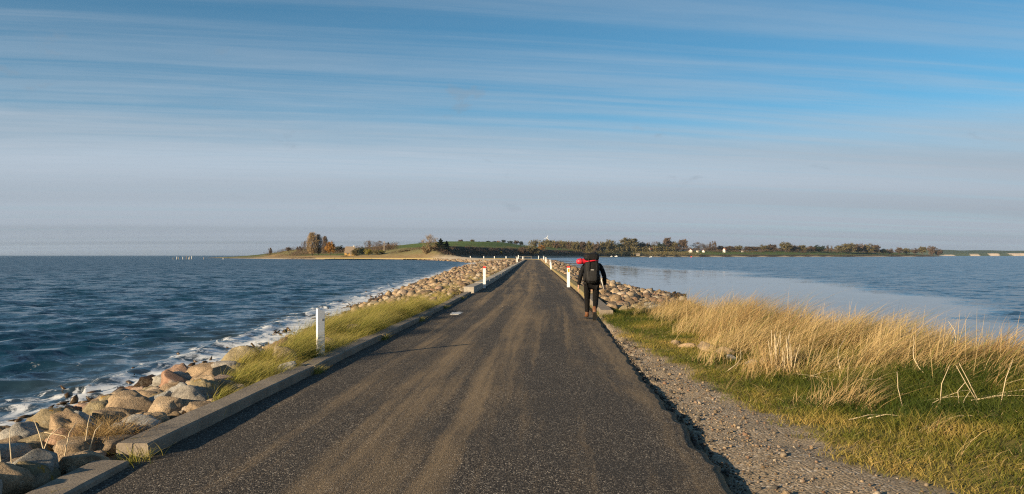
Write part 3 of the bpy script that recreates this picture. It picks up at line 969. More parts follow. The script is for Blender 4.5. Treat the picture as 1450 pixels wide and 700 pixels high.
def rock_mass(name, P, size, templates, mat, seed, smooth=False, **kw):
    r = np.random.default_rng(seed)
    Rm = rotm(len(P), r)
    VS, FS, RN = [], [], []
    off_ = 0
    pick = r.integers(0, len(templates), len(P))
    for i in range(len(P)):
        T, Fq = templates[pick[i]]
        v = (T * size[i] * r.uniform(0.8, 1.2, 3)) @ Rm[i].T + P[i]
        VS.append(v); FS.append(Fq + off_); off_ += len(v)
        RN.append(np.full(len(v), r.random()))
    me = fast_mesh(name, np.concatenate(VS), np.concatenate(FS), smooth, {'rnd': np.concatenate(RN)})
    return link(name, me, mat, **kw)


def jgrid(y0, y1, xa, xb, s, seed, jit=0.38):
    """jittered points between two curves"""
    r = np.random.default_rng(seed)
    pts = []
    y = y0; k = 0
    while y < y1:
        a, b = xa(y), xb(y)
        n = max(1, int((b - a) / s))
        for i in range(n):
            pts.append((a + (i + 0.5 + 0.5 * (k % 2) - .25 + r.uniform(-jit, jit)) * (b - a) / n, y + r.uniform(-jit, jit) * s))
        y += s * 0.87; k += 1
    return np.array(pts)


def verge(y):          # how far the roadside grass reaches out from the kerb
    return np.interp(y, [8.6, 10.0, 12, 14.5, 17, 20, 24, 26, 28.5], [0, 0.6, 1.25, 1.25, 1.9, 2.3, 2.1, 1.5, 0])


cand = jgrid(4.6, 27.5, lambda y: XWL(y) - 0.15, lambda y: XL(y) - 0.46, 0.315, 51)
rr = np.random.default_rng(52)
ind = []
for (x, y) in cand:
    u = XL(y) - x
    if u - 0.30 < verge(y) * 0.75 and y > 10.2 and rr.random() > 0.10:
        continue
    s = float(np.clip(rr.lognormal(math.log(0.385), 0.30), 0.20, 0.72))
    if u < 0.75:
        s = min(s, 0.50)
    ind.append((x, y, s))
# keep those the camera can see, nearest first
vis = [p for p in ind if p[0] / p[1] > -0.70]
vis.sort(key=lambda p: p[1] * 1.0)
N_LEFT = 242
solo, extra = vis[:N_LEFT], vis[N_LEFT:] + [p for p in ind if p[0] / p[1] <= -0.70]
rowcount = {}
solo.sort(key=lambda p: p[1])
for (x, y, s) in solo:
    u = XL(y) - x
    tl = XL(y) - XWL(y)
    f = u / tl
    if f > 0.86:
        row = 'waterline row'
    elif f > 0.66:
        row = 'outer row'
    elif f > 0.42:
        row = 'middle row'
    else:
        row = 'row against the kerb'
    p = rr.random()
    if f > 0.74 and p < 0.62:
        mk, cn = 'rock_weed', 'seaweed-covered dark'
    elif p < 0.46:
        mk, cn = 'rock_tan', 'tan'
    elif p < 0.70:
        mk, cn = 'rock_grey', 'pale grey'
    elif p < 0.78:
        mk, cn = 'rock_pink', 'reddish'
    else:
        mk, cn = ('rock_lichen', 'yellow-lichened') if f < 0.75 else ('rock_tan', 'tan')
    k = rowcount.get((row, cn), 0) + 1
    rowcount[(row, cn)] = k
    z = float(ground_z(x, y)) + s * 0.12 + rr.uniform(-.03, .07)
    szw = 'large' if s > 0.47 else 'small' if s < 0.31 else 'rounded'
    o = link('boulder', ROCKS[rr.integers(0, len(ROCKS))], M[mk], loc=(x, y, z), rot=(rr.normal(0, .25), rr.normal(0, .25), rr.uniform(0, 6.28)),
             scale=(s * rr.uniform(.95, 1.15), s * rr.uniform(.9, 1.1), s * rr.uniform(.85, 1.15)),
             label='%s %s boulder, %s such from lower left in the %s' % (szw, cn, ordinal(k), row), cat='boulder', group='boulders between the left kerb and the sea')
P = np.array([(x, y, float(ground_z(x, y)) + s * 0.10) for x, y, s in extra]); S_ = np.array([s for *_, s in extra])
rock_mass('riprap_stones', P, S_, MIDR, M['rock_mix'], 53, smooth=True, kind='stuff', label='stones of the left bank past the grass verge', cat='stones')
# small stones filling gaps between the boulders
c2 = jgrid(4.6, 28, lambda y: XWL(y) - 0.7, lambda y: XL(y) - 0.40, 0.22, 54)
keep = (XL(c2[:, 1]) - c2[:, 0] - 0.3) > verge(c2[:, 1]) * 0.8
c2 = c2[keep]
P = np.column_stack([c2, ground_z(c2[:, 0], c2[:, 1]) + 0.03])
rock_mass('cobbles', P, rr.uniform(0.08, 0.22, len(P)), LOW, M['rock_mix'], 55, kind='stuff', label='small stones filling gaps among the left boulders', cat='stones')
# the long bank of smaller stones beyond
pts, sz = [], []
for (ya, yb, s, sd_) in ((27.0, 60, 0.25, 61), (60, 120, 0.36, 62), (120, 205, 0.54, 63), (205, 296, 0.8, 64)):
    c = jgrid(ya, yb, lambda y: XWL(y) - 0.3 + (4.5 if y > 205 else 0), lambda y: XL(y) - 0.75, s, sd_)
    pts.append(c); sz.append(np.clip(rr.lognormal(math.log(s * 0.92), 0.42, len(c)), 0.10, 1.4))
c = np.concatenate(pts); s_ = np.concatenate(sz)
P = np.column_stack([c, ground_z(c[:, 0], c[:, 1]) + s_ * 0.10 + rr.uniform(-.04, .08, len(c))])
nearm = P[:, 1] < 62
rock_mass('riprap_stones', P[nearm], s_[nearm], LOW, M['rock_mix'], 65, kind='stuff', label='bank of tan stones beside the near concrete blocks', cat='stones')
rock_mass('riprap_stones', P[~nearm], s_[~nearm], TINY, M['rock_mix'], 66, smooth=False, kind='stuff', label='long bank of stones left of the far road', cat='stones')
# right bank: individual boulders round the hiker, then a mass
cR = jgrid(22.5, 50, lambda y: XR(y) + 0.62 + (1.0 if y < 24 else 0), lambda y: min(XWR(y) + 0.1, XR(y) + np.interp(y, [22, 26, 50], [2.6, 4.6, 7.4])), 0.40, 67)
tmv = tall_mask(cR[:, 0], cR[:, 1])
cR = cR[tmv < 0.4]
order = np.argsort(cR[:, 1])
kR = {}
restR = []
for j, i in enumerate(order):
    x, y = cR[i]
    s = float(np.clip(rr.lognormal(math.log(0.35), 0.36), 0.17, 0.75))
    if j < 48:
        p = rr.random()
        mk, cn = ('rock_tan', 'tan') if p < .5 else ('rock_grey', 'pale') if p < .85 else ('rock_lichen', 'orange-lichened')
        side = 'beside the kerb' if x - XR(y) < 2.0 else 'on the slope to the calm water'
        k = kR.get((cn, side), 0) + 1; kR[(cn, side)] = k
        link('boulder', ROCKS[rr.integers(0, len(ROCKS))], M[mk], loc=(x, y, float(ground_z(x, y)) + s * .14), rot=(rr.normal(0, .3), rr.normal(0, .3), rr.uniform(0, 6.28)), scale=(s, s * rr.uniform(.8, 1.1), s * rr.uniform(.8, 1.2)),
             label='%s boulder right of the hiker %s, %s nearest such' % (cn, side, ordinal(k)), cat='boulder', group='boulders right of the hiker')
    else:
        restR.append((x, y, float(ground_z(x, y)) + s * .14, s))
A = np.array(restR)
rock_mass('riprap_stones', A[:, :3], A[:, 3], LOW, M['rock_mix'], 68, kind='stuff', label='stones on the right bank behind the hiker', cat='stones')
pts, sz = [], []
for (ya, yb, s, sd_) in ((50, 110, 0.44, 71), (110, 200, 0.7, 72), (200, 300, 1.0, 73)):
    c = jgrid(ya, yb, lambda y: XR(y) + 0.6, lambda y: XWR(y) + 0.3, s, sd_)
    pts.append(c); sz.append(np.clip(rr.lognormal(math.log(s), 0.3, len(c)), 0.25, 1.7))
c = np.concatenate(pts); s_ = np.concatenate(sz)
P = np.column_stack([c, ground_z(c[:, 0], c[:, 1]) + s_ * 0.12])
rock_mass('riprap_stones', P, s_, TINY, M['rock_mix'], 74, smooth=False, kind='stuff', label='long bank of stones right of the far road', cat='stones')
# stones lying in the turf
for i, (x, y, s, cn) in enumerate([(3.22, 14.6, .34, 'pale'), (3.42, 14.0, .42, 'pale'), (3.62, 13.55, .46, 'pale'), (3.55, 12.9, .30, 'grey'), (3.75, 12.5, .24, 'grey'), (3.95, 12.45, .30, 'pale'),
                                   (4.05, 11.75, .26, 'grey'), (3.12, 15.2, .3, 'tan'), (4.22, 13.2, .28, 'tan')]):
    link('boulder', ROCKS[i % 10], M['rock_grey'] if cn == 'grey' else M['rock_tan'], loc=(x, y, float(ground_z(x, y)) + s * .10), rot=(rr.normal(0, .2), rr.normal(0, .2), rr.uniform(0, 6)), scale=(s * .95, s * .7, s * .62),
         label='%s stone half sunk in the right-hand turf, %s of that heap from left' % (cn, ordinal(i + 1)), cat='boulder', group='stones in the turf')
for (x, y, s, lb) in ((5.05, 6.55, .30, 'flat grey stone alone in the short grass at lower right'), (5.55, 10.0, .18, 'small reddish stone in the dark green grass at right')):
    link('boulder', ROCKS[3], M['rock_pink'] if 'red' in lb else M['rock_grey'], loc=(x, y, float(ground_z(x, y)) + .02), scale=(s, s * .7, s * .45), label=lb, cat='boulder')
# gravel of the shoulder
r = np.random.default_rng(80)
n = 5200
gy = r.uniform(3.6, 18, n) ** 1.0; gx = XR(gy) + 0.03 + np.abs(r.normal(0, 0.75, n))
ok = turf_mask(gx, gy) < r.random(n) * 0.7
gx, gy = gx[ok], gy[ok]
gs = np.clip(r.lognormal(math.log(0.015), 0.5, len(gx)), 0.007, 0.07)
gz = ground_z(gx, gy)
rock_mass('gravel', np.column_stack([gx, gy, gz + gs * 0.2]), gs, TINY, M['rock_mix'], 81, kind='stuff', label='loose gravel on the right shoulder', cat='gravel')


# crumbs broken off the asphalt edge
r = np.random.default_rng(83)
gy = r.uniform(3.8, 16, 900); gx = XR(gy) + np.abs(r.normal(0, .16, 900)) - .02
gs = np.clip(r.lognormal(math.log(.024), .5, 900), .010, .09)
M['crumb'] = simple('asphalt_crumbs', (0.05, 0.044, 0.038), .9, .5, 60)
rock_mass('asphalt_crumbs', np.column_stack([gx, gy, ground_z(gx, gy) + gs * .25]), gs, TINY, M['crumb'], 84, kind='stuff', label='dark crumbs broken off the right asphalt edge', cat='gravel')

# ------------------------------------------------------------------ grass
def blades(name, P, h, w, lean, curve, mat, seg=3, seed=0, **kw):
    r = np.random.default_rng(seed)
    n = len(P)
    a = r.uniform(0, 2 * np.pi, n)
    side = np.stack([np.cos(a), np.sin(a), np.zeros(n)], 1)
    VS = []
    tl = np.linspace(0, 1, seg + 1)
    for i, t in enumerate(tl):
        c = P + np.concatenate([lean * (h * (t * 0.45 + curve * t ** 2.2))[:, None], (h * (t - 0.25 * curve * t ** 3))[:, None]], 1)
        ww = (w * (1 - t) ** 0.7 * 0.5 + 0.0004)[:, None]
        if i == seg:
            VS.append(c[:, None, :])
        else:
            VS.append(np.stack([c - side * ww, c + side * ww], 1))
    V = np.concatenate(VS, 1)
    k = V.shape[1]
    base = (np.arange(n) * k)[:, None]
    quads = np.concatenate([base + np.array([[2 * i, 2 * i + 1, 2 * i + 3, 2 * i + 2]]) for i in range(seg - 1)], 0) if seg > 1 else None
    tris = base + np.array([[2 * (seg - 1), 2 * (seg - 1) + 1, 2 * seg]])
    tv = np.concatenate([np.repeat(tl[:-1], 2), [1.0]])
    fs = ([quads] if quads is not None else []) + [tris]
    rnd = np.repeat(r.random(n) if 'rnd' not in kw else kw.pop('rnd'), k)
    me = fast_mesh(name, V.reshape(-1, 3), fs, False, {'rnd': rnd, 't': np.tile(tv, n)})
    return link(name, me, mat, **kw)


r = np.random.default_rng(90)


def scatter(n, x0, x1, y0, y1, mask):
    x = r.uniform(x0, x1, n); y = y0 + (y1 - y0) * r.random(n) ** 1.25
    k = mask(x, y) > r.random(n)
    return x[k], y[k]


# tall dry dune grass
x, y = scatter(210000, 2.4, 13, 6.5, 29, tall_mask)
clump = fbm(x * 1.6, y * 1.6, seed=101)
keep = clump + r.normal(0, .05, len(x)) > 0.41
x, y, clump = x[keep], y[keep], clump[keep]
h = (0.37 + 1.7 * (clump - 0.50)) * r.uniform(0.45, 1.25, len(x)) * np.interp(y, [8, 12, 15, 20, 28], [0.75, 0.9, 1.1, 1.1, 0.9]) * np.interp(x - XR(y), [2, 4, 7], [1.1, 1.0, .75]) * np.interp(tall_mask(x, y), [0, 1], [0.55, 1.0])
la = r.normal(-0.1, 0.65, len(x)) + 4.5 * (fbm(x * .8, y * .8, seed=102) - .5)
lm = r.uniform(0.25, 1.6, len(x)) * (0.5 + 1.1 * fbm(x * 1.1 + 7, y * 1.1, seed=103))
lean = np.stack([np.cos(la), np.sin(la)], 1) * lm[:, None]
rn = np.clip(r.normal(0.45, 0.18, len(x)) + 1.1 * (fbm(x * .8 + 2, y * .8, seed=108) - 0.5), 0, .92)
gb = (r.random(len(x)) < 0.10 * (1 + 2 * (clump < .45)))
rn[gb] = 1.0
blades('dry_grass', np.column_stack([x, y, ground_z(x, y) - 0.02]), h, r.uniform(0.004, 0.008, len(x)), lean, 0.55, M['dry'], 4, 91, kind='stuff', label='tall dry yellow dune grass along the right shore', cat='grass', rnd=rn)
# a few taller stems with seed heads
x, y = scatter(900, 3.5, 15, 9.5, 24, tall_mask)
la = r.normal(0.5, 0.5, len(x)); lean = np.stack([np.cos(la), np.sin(la)], 1) * r.uniform(0.05, .45, len(x))[:, None]
blades('seed_stems', np.column_stack([x, y, ground_z(x, y)]), r.uniform(0.55, 0.88, len(x)), np.full(len(x), 0.007), lean, 0.3, M['dry'], 4, 92, kind='stuff', label='tall thin seed stems rising over the dry grass', cat='grass', rnd=r.uniform(.3, .8, len(x)))
# green undergrowth and short turf
x, y = scatter(330000, 1.8, 10, 4.0, 27, lambda a, b: turf_mask(a, b) * (0.45 + 0.55 * (fbm(a * 2.2, b * 2.2, seed=104) > 0.42)))
lush = sstep(3.0, 4.2, x) * sstep(11.8, 10.2, y) * sstep(6.6, 8.6, y) + 0.5 * tall_mask(x, y) + 0.6 * sstep(17, 20, y)
h = r.uniform(0.03, 0.10, len(x)) * (1 + 2.4 * np.clip(lush, 0, 1) * fbm(x * 2, y * 2, seed=105))
la = r.uniform(0, 6.28, len(x)); lean = np.stack([np.cos(la), np.sin(la)], 1) * r.uniform(0.3, 1.3, len(x))[:, None]
rn = np.clip(r.random(len(x)) * 0.5 + 1.9 * (fbm(x * 1.3, y * 1.3, seed=106) - 0.5) - 0.42 * np.clip(lush, 0, 1) + 0.27, 0, 1)
blades('short_turf', np.column_stack([x, y, ground_z(x, y) - 0.005]), h, r.uniform(0.004, 0.008, len(x)), lean, 0.6, M['green'], 2, 93, kind='stuff', label='short green and yellowing turf on the right verge', cat='grass', rnd=rn)
# grass tufts beside the left kerb


def left_verge(x, y):
    u = XL(y) - x
    n_ = fbm(x * 1.1, y * 0.8, seed=111)
    gap = 0.25 + 0.75 * sstep(0.32, 0.42, n_)
    return (u > 0.30) * (u < 0.32 + verge(y) * (0.72 + .5 * n_)) * gap * (y > 8.8)


x, y = scatter(130000, -5.6, -1.5, 8.8, 28.5, left_verge)
u = XL(y) - x
cl = fbm(x * 1.7, y * 1.4, seed=112)
h = (0.18 + 0.80 * np.clip(cl - .34, 0, 1)) * r.uniform(0.6, 1.25, len(x)) * np.interp(y, [8.8, 11, 14.6, 16, 24, 28.5], [0.6, 1.0, 1.0, 1.4, 1.4, 0.7]) * np.interp(u, [0.3, 0.7], [0.75, 1.0])
la = r.normal(0.5, 0.6, len(x)) + 1.2 * (cl - .5)
lean = np.stack([np.cos(la), np.sin(la)], 1) * r.uniform(0.4, 1.4, len(x))[:, None]
rn = np.clip(r.normal(0.42, 0.22, len(x)) + 0.9 * (fbm(x * .9, y * .6, seed=113) - .5), 0, 1)
blades('verge_grass', np.column_stack([x, y, ground_z(x, y) - 0.01]), h, r.uniform(0.004, 0.008, len(x)), lean, 0.65, M['kerbgrass'], 3, 94, kind='stuff', label='wind-combed green grass between the left kerb and stones', cat='grass', rnd=rn)


# weeds rooted in the kerb joints and along its foot
r = np.random.default_rng(131)
wx, wy = [], []
for yc in [6.6] + cuts[1:6]:
    n_ = 110 if yc < 7 else 220
    wy.append(r.normal(yc, .10, n_)); wx.append(XL(wy[-1]) + np.abs(r.normal(0, .05, n_)) * r.choice([-3, 1], n_))
x = np.concatenate(wx); y = np.concatenate(wy)
la = r.uniform(0, 6.28, len(x)); lean = np.stack([np.cos(la), np.sin(la)], 1) * r.uniform(.3, 1.3, len(x))[:, None]
blades('joint_weeds', np.column_stack([x, y, np.full(len(x), -.02)]), r.uniform(.06, .20, len(x)), r.uniform(.004, .007, len(x)), lean, .6, M['kerbgrass'], 3, 132, kind='stuff', label='withered weeds growing from the left kerb joints', cat='weeds', rnd=r.uniform(.2, 1, len(x)))
# withered tufts between the bank stones
r = np.random.default_rng(141)
cy = 26 + 60 * r.random(170) ** 1.5; cx = XL(cy) - .5 - r.random(170) ** 1.2 * 3.4
x = np.repeat(cx, 70) + r.normal(0, .16, 170 * 70); y = np.repeat(cy, 70) + r.normal(0, .22, 170 * 70)
la = r.normal(.3, .9, len(x)); lean = np.stack([np.cos(la), np.sin(la)], 1) * r.uniform(.3, 1.3, len(x))[:, None]
blades('bank_tufts', np.column_stack([x, y, ground_z(x, y)]), r.uniform(.18, .45, len(x)), r.uniform(.006, .011, len(x)), lean, .6, M['kerbgrass'], 3, 142, kind='stuff', label='withered grass tufts among the stones beyond the verge', cat='grass', rnd=np.repeat(r.uniform(.25, 1, 170), 70))
# flattened straw and litter lying in the turf
r = np.random.default_rng(97)
x, y = scatter(26000, 2.0, 11, 4.2, 26, lambda a, b: turf_mask(a, b) * sstep(.40, .62, fbm(a * 1.3 + 3, b * 1.3, seed=107)))
la = r.normal(0.2, 1.0, len(x)); lean = np.stack([np.cos(la), np.sin(la)], 1) * r.uniform(3.0, 5.5, len(x))[:, None]
blades('straw_litter', np.column_stack([x, y, ground_z(x, y) + r.uniform(0.0, .05, len(x))]), r.uniform(.012, .055, len(x)), r.uniform(.004, .007, len(x)), lean, .3, M['dry'], 2, 98, kind='stuff', label='flattened straw lying over the right-hand turf', cat='straw', rnd=r.uniform(0, .85, len(x)))


# dead stalks and sticks: each its own thing
def stick(path, rad, label, group, name='dead_stalk', cat='stalk'):
    n_ = len(path)
    bm = tube(path, [rad * (1 - 0.6 * i / (n_ - 1)) for i in range(n_)], 5)
    base = Vector(path[0])
    for v in bm.verts:
        v.co -= base
    return link(name, bm_mesh(name, bm, True), M['stalk'], loc=base, label=label, cat=cat, group=group)


def gz(x_, y_):
    return float(ground_z(x_, y_))


rs = random.Random(5)
# upright bundle of pale reeds, one plant
t = thing('reed_clump', 'upright clump of pale dead reed stalks in front of the tall grass', 'reeds', (3.95, 11.7, gz(3.95, 11.7)))
for i in range(20):
    a, b_ = rs.uniform(-.16, .16), rs.uniform(-.12, .12); hh = rs.uniform(.25, .62)
    lx, ly = rs.uniform(-.06, .12), rs.uniform(-.06, .06)
    bm = tube([(a, b_, -0.03), (a + lx * .4, b_ + ly * .4, hh * .5), (a + lx, b_ + ly, hh)], [0.007, .006, .003], 5)
    link('stalk', bm_mesh('stalk', bm, True), M['stalk'], t)
for j, (x0, y0, x1, y1, up, w_) in enumerate([(4.0, 11.0, 5.3, 11.3, .10, 'long pale stick lying below the reed clump'), (3.95, 11.3, 4.75, 10.2, .04, 'pale stick lying in the turf right of the reed clump'),
                                            (4.55, 11.2, 4.9, 11.7, .42, 'forked dry stalk leaning at the foot of the dry grass'), (5.35, 10.3, 5.28, 10.6, .50, 'single upright dry stalk in the dark green grass'),
                                            (6.15, 10.9, 6.05, 11.1, .58, 'bent upright stalk at the edge of the dry grass'), (3.15, 11.6, 3.45, 11.9, .32, 'thin dead stalk leaning over the turf stones')]):
    path = []
    for k in range(6):
        f = k / 5
        xx, yy = x0 + (x1 - x0) * f + .05 * math.sin(f * 5 + j), y0 + (y1 - y0) * f + .04 * math.sin(f * 4 + 2 * j)
        path.append((xx, yy, gz(x0 + (x1 - x0) * f, y0 + (y1 - y0) * f) + 0.01 + up * f + 0.03 * math.sin(f * 6 + j) * (up < .2)))
    stick(path, 0.007, w_, 'dead stalks on the right verge')
hd = [(4.75, 8.85), (4.9, 8.7), (5.0, 8.9), (5.15, 8.75), (5.25, 8.95), (5.4, 8.8), (4.6, 8.7), (4.4, 8.95), (5.6, 8.7)]
for j, (xx, yy) in enumerate(hd):
    up = rs.uniform(.10, .48); a = rs.uniform(-.3, .45)
    stick([(xx, yy, gz(xx, yy) - .02), (xx + a * .5, yy + .05, gz(xx, yy) + up * .55), (xx + a, yy + rs.uniform(-.1, .1), gz(xx, yy) + up)], 0.006,
          '%s from left of the broken stalks fanned out of the lower right turf' % ['third', 'fourth', 'fifth', 'sixth', 'seventh', 'eighth', 'second', 'first', 'ninth'][j], 'broken stalks in the turf')
for j in range(12):
    xx, yy = 3.6 + .22 * j, rs.uniform(7.6, 9.6); L_ = rs.uniform(.25, .8); a = rs.uniform(-.6, .6)
    p1 = (xx + L_ * math.cos(a), yy + L_ * math.sin(a))
    stick([(xx, yy, gz(xx, yy) + .02), ((xx + p1[0]) / 2, (yy + p1[1]) / 2 + .03, gz((xx + p1[0]) / 2, (yy + p1[1]) / 2) + .045), (p1[0], p1[1], gz(*p1) + .025)], 0.007,
          '%s from left of the pale sticks lying flat in the lower right turf' % ordinal(j + 1), 'flat sticks in the turf')
# twigs among the near left boulders
for j in range(9):
    yy = 5.85 + .13 * j; xx = XL(yy) - rs.uniform(.42, .8)
    z0 = gz(xx, yy) + .02; a = rs.uniform(-.35, .2); up = rs.uniform(.15, .42)
    stick([(xx, yy, z0), (xx + a * .5, yy + .08, z0 + up * .8), (xx + a, yy + rs.uniform(-.1, .25), z0 + up)], 0.006,
          '%s bare pale twig along the low kerb slab, nearest first' % ordinal(j + 1), 'twigs behind the low kerb slab', 'dead_twig', 'twig')
# tuft of brown grass on the boulders by the kerb step
x = r.normal(-3.72, .13, 900); y = r.normal(7.15, .13, 900)
la = r.uniform(0, 6.28, 900); lean = np.stack([np.cos(la), np.sin(la)], 1) * r.uniform(.4, 1.6, 900)[:, None]
blades('brown_tuft', np.column_stack([x, y, ground_z(x, y) + 0.05]), r.uniform(.12, .30, 900), np.full(900, .005), lean, .8, M['dry'], 3, 95, label='brown withered grass tuft hanging over boulders at the kerb step', cat='grass tuft', rnd=r.uniform(0, .5, 900))
# red-brown bush on the right shore behind the stones
x = r.normal(5.85, .40, 1600); y = r.normal(27.5, .5, 1600)
la = r.uniform(0, 6.28, 1600); lean = np.stack([np.cos(la), np.sin(la)], 1) * r.uniform(.2, .9, 1600)[:, None]
bmat = m_blade('bare_twigs', [(0, (.10, .06, .04)), (1, (.22, .13, .08))], .1)
blades('bare_bush', np.column_stack([x, y, ground_z(x, y) - .03]), r.uniform(.25, .75, 1600), np.full(1600, .008), lean, .3, bmat, 3, 96, label='low bare brown bush at the water edge right of the hiker', cat='bush')

# seaweed drifting in the shallows
r = np.random.default_rng(120)
n = 1900
sy = 6 + 60 * r.random(n) ** 1.6; sx = XWL(sy) - np.abs(r.normal(0, 1.0, n)) + 0.55
dens = fbm(sx * .8, sy * .5, seed=121)
k = dens > 0.46
sx, sy = sx[k], sy[k]
ss = r.uniform(0.06, 0.30, len(sx))
rock_mass('seaweed', np.column_stack([sx, sy, np.full(len(sx), WATER - .0)]), ss, [(T * np.array([1.3, .9, .35]), Fq) for T, Fq in TINY], M['weed'], 122, smooth=False, kind='stuff', label='brown seaweed drifting along the left shore', cat='seaweed')
# weed bank spit on the right
c = jgrid(48, 56, lambda y: 8.2, lambda y: 10.3 + 1.2 * math.exp(-((y - 53.5) / 1.5) ** 2), 0.30, 123)
rock_mass('seaweed', np.column_stack([c, np.full(len(c), WATER + .03)]), r.uniform(.25, .6, len(c)), [(T * np.array([1.3, .9, .4]), Fq) for T, Fq in TINY], M['weed'], 124, smooth=False, kind='stuff', label='dark seaweed bank jutting into the calm water', cat='seaweed')

# ------------------------------------------------------------------ far island
COAST = [(-236, 705, 'f'), (-212, 655, 'f'), (-180, 600, 'f'), (-150, 560, 'f'), (-117, 525, 'f'), (-92, 512, 'f'), (-70, 500, 'f'), (-52, 462, 'n'), (-40, 420, 'n'), (-30, 375, 'n'), (-21, 330, 'n'), (-16, 292, 'n'),
         (16, 292, 'n'), (18, 338, 'n'), (15, 375, 'n'), (3, 410, 'n'), (-12, 442, 'n'), (-28, 468, 'e'), (-34, 500, 'e'), (-18, 600, 'e'), (4, 720, 'e'), (40, 900, 'e'), (83, 1090, 'e'), (128, 1240, 'r'), (200, 1330, 'r'), (341, 1400, 'r'), (480, 1440, 'r'), (620, 1530, 'r'),
         (780, 1680, 'r'), (940, 1820, 'r'), (1035, 1915, 'r'), (1040, 1960, 'r'), (900, 2350, 'b'), (300, 2600, 'b'), (-420, 2500, 'b'), (-520, 1500, 'b'), (-330, 850, 'b'), (-262, 740, 'b')]
CP = np.array([(a, b) for a, b, _ in COAST]); CK = [k for *_, k in COAST]


def coast_info(x, y):
    x = np.asarray(x, float); y = np.asarray(y, float)
    best = np.full(x.shape, 1e9); kind = np.zeros(x.shape, int); inside = np.zeros(x.shape, bool)
    kd = np.full(x.shape + (5,), 1e9)
    codes = 'fnerb'
    n_ = len(CP)
    for i in range(n_):
        a, b = CP[i], CP[(i + 1) % n_]
        d = b - a
        t = np.clip(((x - a[0]) * d[0] + (y - a[1]) * d[1]) / (d @ d), 0, 1)
        dd = np.hypot(x - a[0] - t * d[0], y - a[1] - t * d[1])
        best = np.minimum(best, dd)
        j = codes.index(CK[i])
        kd[..., j] = np.minimum(kd[..., j], dd)
        c = ((a[1] > y) != (b[1] > y)) & (x < (b[0] - a[0]) * (y - a[1]) / (b[1] - a[1] + 1e-9) + a[0])
        inside ^= c
    return np.where(inside, best, -best), kd


def land_z(x, y, full=False):
    x = np.asarray(x, float); y = np.asarray(y, float)
    d, kd = coast_info(x, y)
    d = d + (fbm(x * .05, y * .05, seed=201) - .5) * 5
    w = 1.0 / (kd + 4) ** 3
    w = w / w.sum(-1, keepdims=True)
    hf = 0.9 * sstep(0, 9, d) + 0.9 * sstep(9, 30, d) + 1.9 * sstep(16, 60, d) + 7.0 * sstep(170, 340, d)
    hn = 0.92 * sstep(0, 9, d)
    he = 0.9 * sstep(0, 5, d) + 8.6 * sstep(3, 17, d) + 3.5 * sstep(15, 120, d)
    hr = 0.9 * sstep(0, 10, d) + 3.4 * sstep(8, 26, d) + 8.0 * sstep(30, 130, d)
    hb = 1.0 * sstep(0, 20, d) + 8 * sstep(15, 120, d)
    h_ = w[..., 0] * hf + w[..., 1] * hn + w[..., 2] * he + w[..., 3] * hr + w[..., 4] * hb
    land = sstep(10, 60, d)
    h_ = h_ + land * 7.5 * np.exp(-(((x + 45) / 120) ** 2 + ((y - 930) / 190) ** 2))
    h_ = h_ + land * 5.0 * np.exp(-(((x - 60) / 110) ** 2 + ((y - 1250) / 200) ** 2))
    h_ = h_ + land * 4.5 * np.exp(-(((x + 205) / 38) ** 2 + ((y - 760) / 60) ** 2))
    h_ = h_ + land * (fbm(x * .02, y * .02, seed=202) - .5) * 2.4
    # headland cliff at the left tip
    z = np.where(d > 0, WATER + h_, WATER + np.maximum(d * 0.12, -1.2))
    if full:
        return z, d, w
    return z


gxs = np.unique(np.concatenate([np.arange(-540, -260, 12), np.arange(-260, 130, 3.0), np.arange(130, 400, 7), np.arange(400, 1090, 13)]))
gys = np.unique(np.concatenate([np.arange(286, 760, 4.0), np.arange(760, 1320, 8), np.arange(1320, 2000, 13), np.arange(2000, 2700, 40)]))
LX, LY = np.meshgrid(gxs, gys)
LZ, LD, LW = land_z(LX, LY, True)
nz = fbm(LX * .03, LY * .03, seed=203); nz2 = fbm(LX * .12, LY * .12, seed=204)
sandc = np.array([0.52, 0.43, 0.31]); reed = np.array([0.30, 0.21, 0.10]); fieldg = np.array([0.085, 0.125, 0.030]); scrub = np.array([0.055, 0.045, 0.026]); dryf = np.array([0.17, 0.145, 0.065])
fa = sstep(.35, .6, nz)[..., None]
base = fieldg * fa + dryf * (1 - fa)
wet = np.array([0.13, 0.10, 0.075])
fr = (LW[..., 0] + LW[..., 1])
# front shore: pale beach line then a belt of tawny reeds
cc = base.copy()
def lay(c, m_):
    global cc
    cc = cc * (1 - m_[..., None]) + c * m_[..., None]
lay(dryf * .8, (LW[..., 0] > .5) * sstep(.5, .6, nz2) * sstep(30, 40, LD))
lay(scrub, sstep(.5, .56, nz2) * sstep(45, 60, LD) * sstep(160, 100, LD) * .75)
lay(fieldg * 1.1, (LW[..., 0] > .4) * sstep(34, 40, LD + 10 * (nz2 - .5)) * sstep(62, 52, LD) * 0.9)
lay(reed, sstep(6, 9, LD) * sstep(38, 30, LD + 8 * (nz2 - .5)) * (LW[..., 0] > .35))
lay(sandc, sstep(9, 6, LD + 3 * (nz2 - .5)))
lay(wet, sstep(2.6, 1.2, LD))
lay(sandc * 1.12, np.clip(LW[..., 1] * 1.4, 0, 1) * sstep(2, 4, LD) * (LX - LY * 0 < 6))
lay(scrub * .8, np.clip(LW[..., 2] * 1.5, 0, 1) * sstep(4, 7, LD) * sstep(24, 19, LD))
lay(fieldg * 1.15, np.clip(LW[..., 2] * 1.5, 0, 1) * sstep(19, 24, LD) * sstep(170, 140, LD))
lay(dryf * 1.25, sstep(2.2, 3.5, LZ) * sstep(9.0, 6.5, LZ + 3 * (nz - .5)) * (LW[..., 0] > .25) * (LX < -30) * .85)
lay(scrub * 1.1, (LW[..., 3] > .4) * sstep(7, 10, LD) * sstep(34, 26, LD + 20 * (nz2 - .5)))
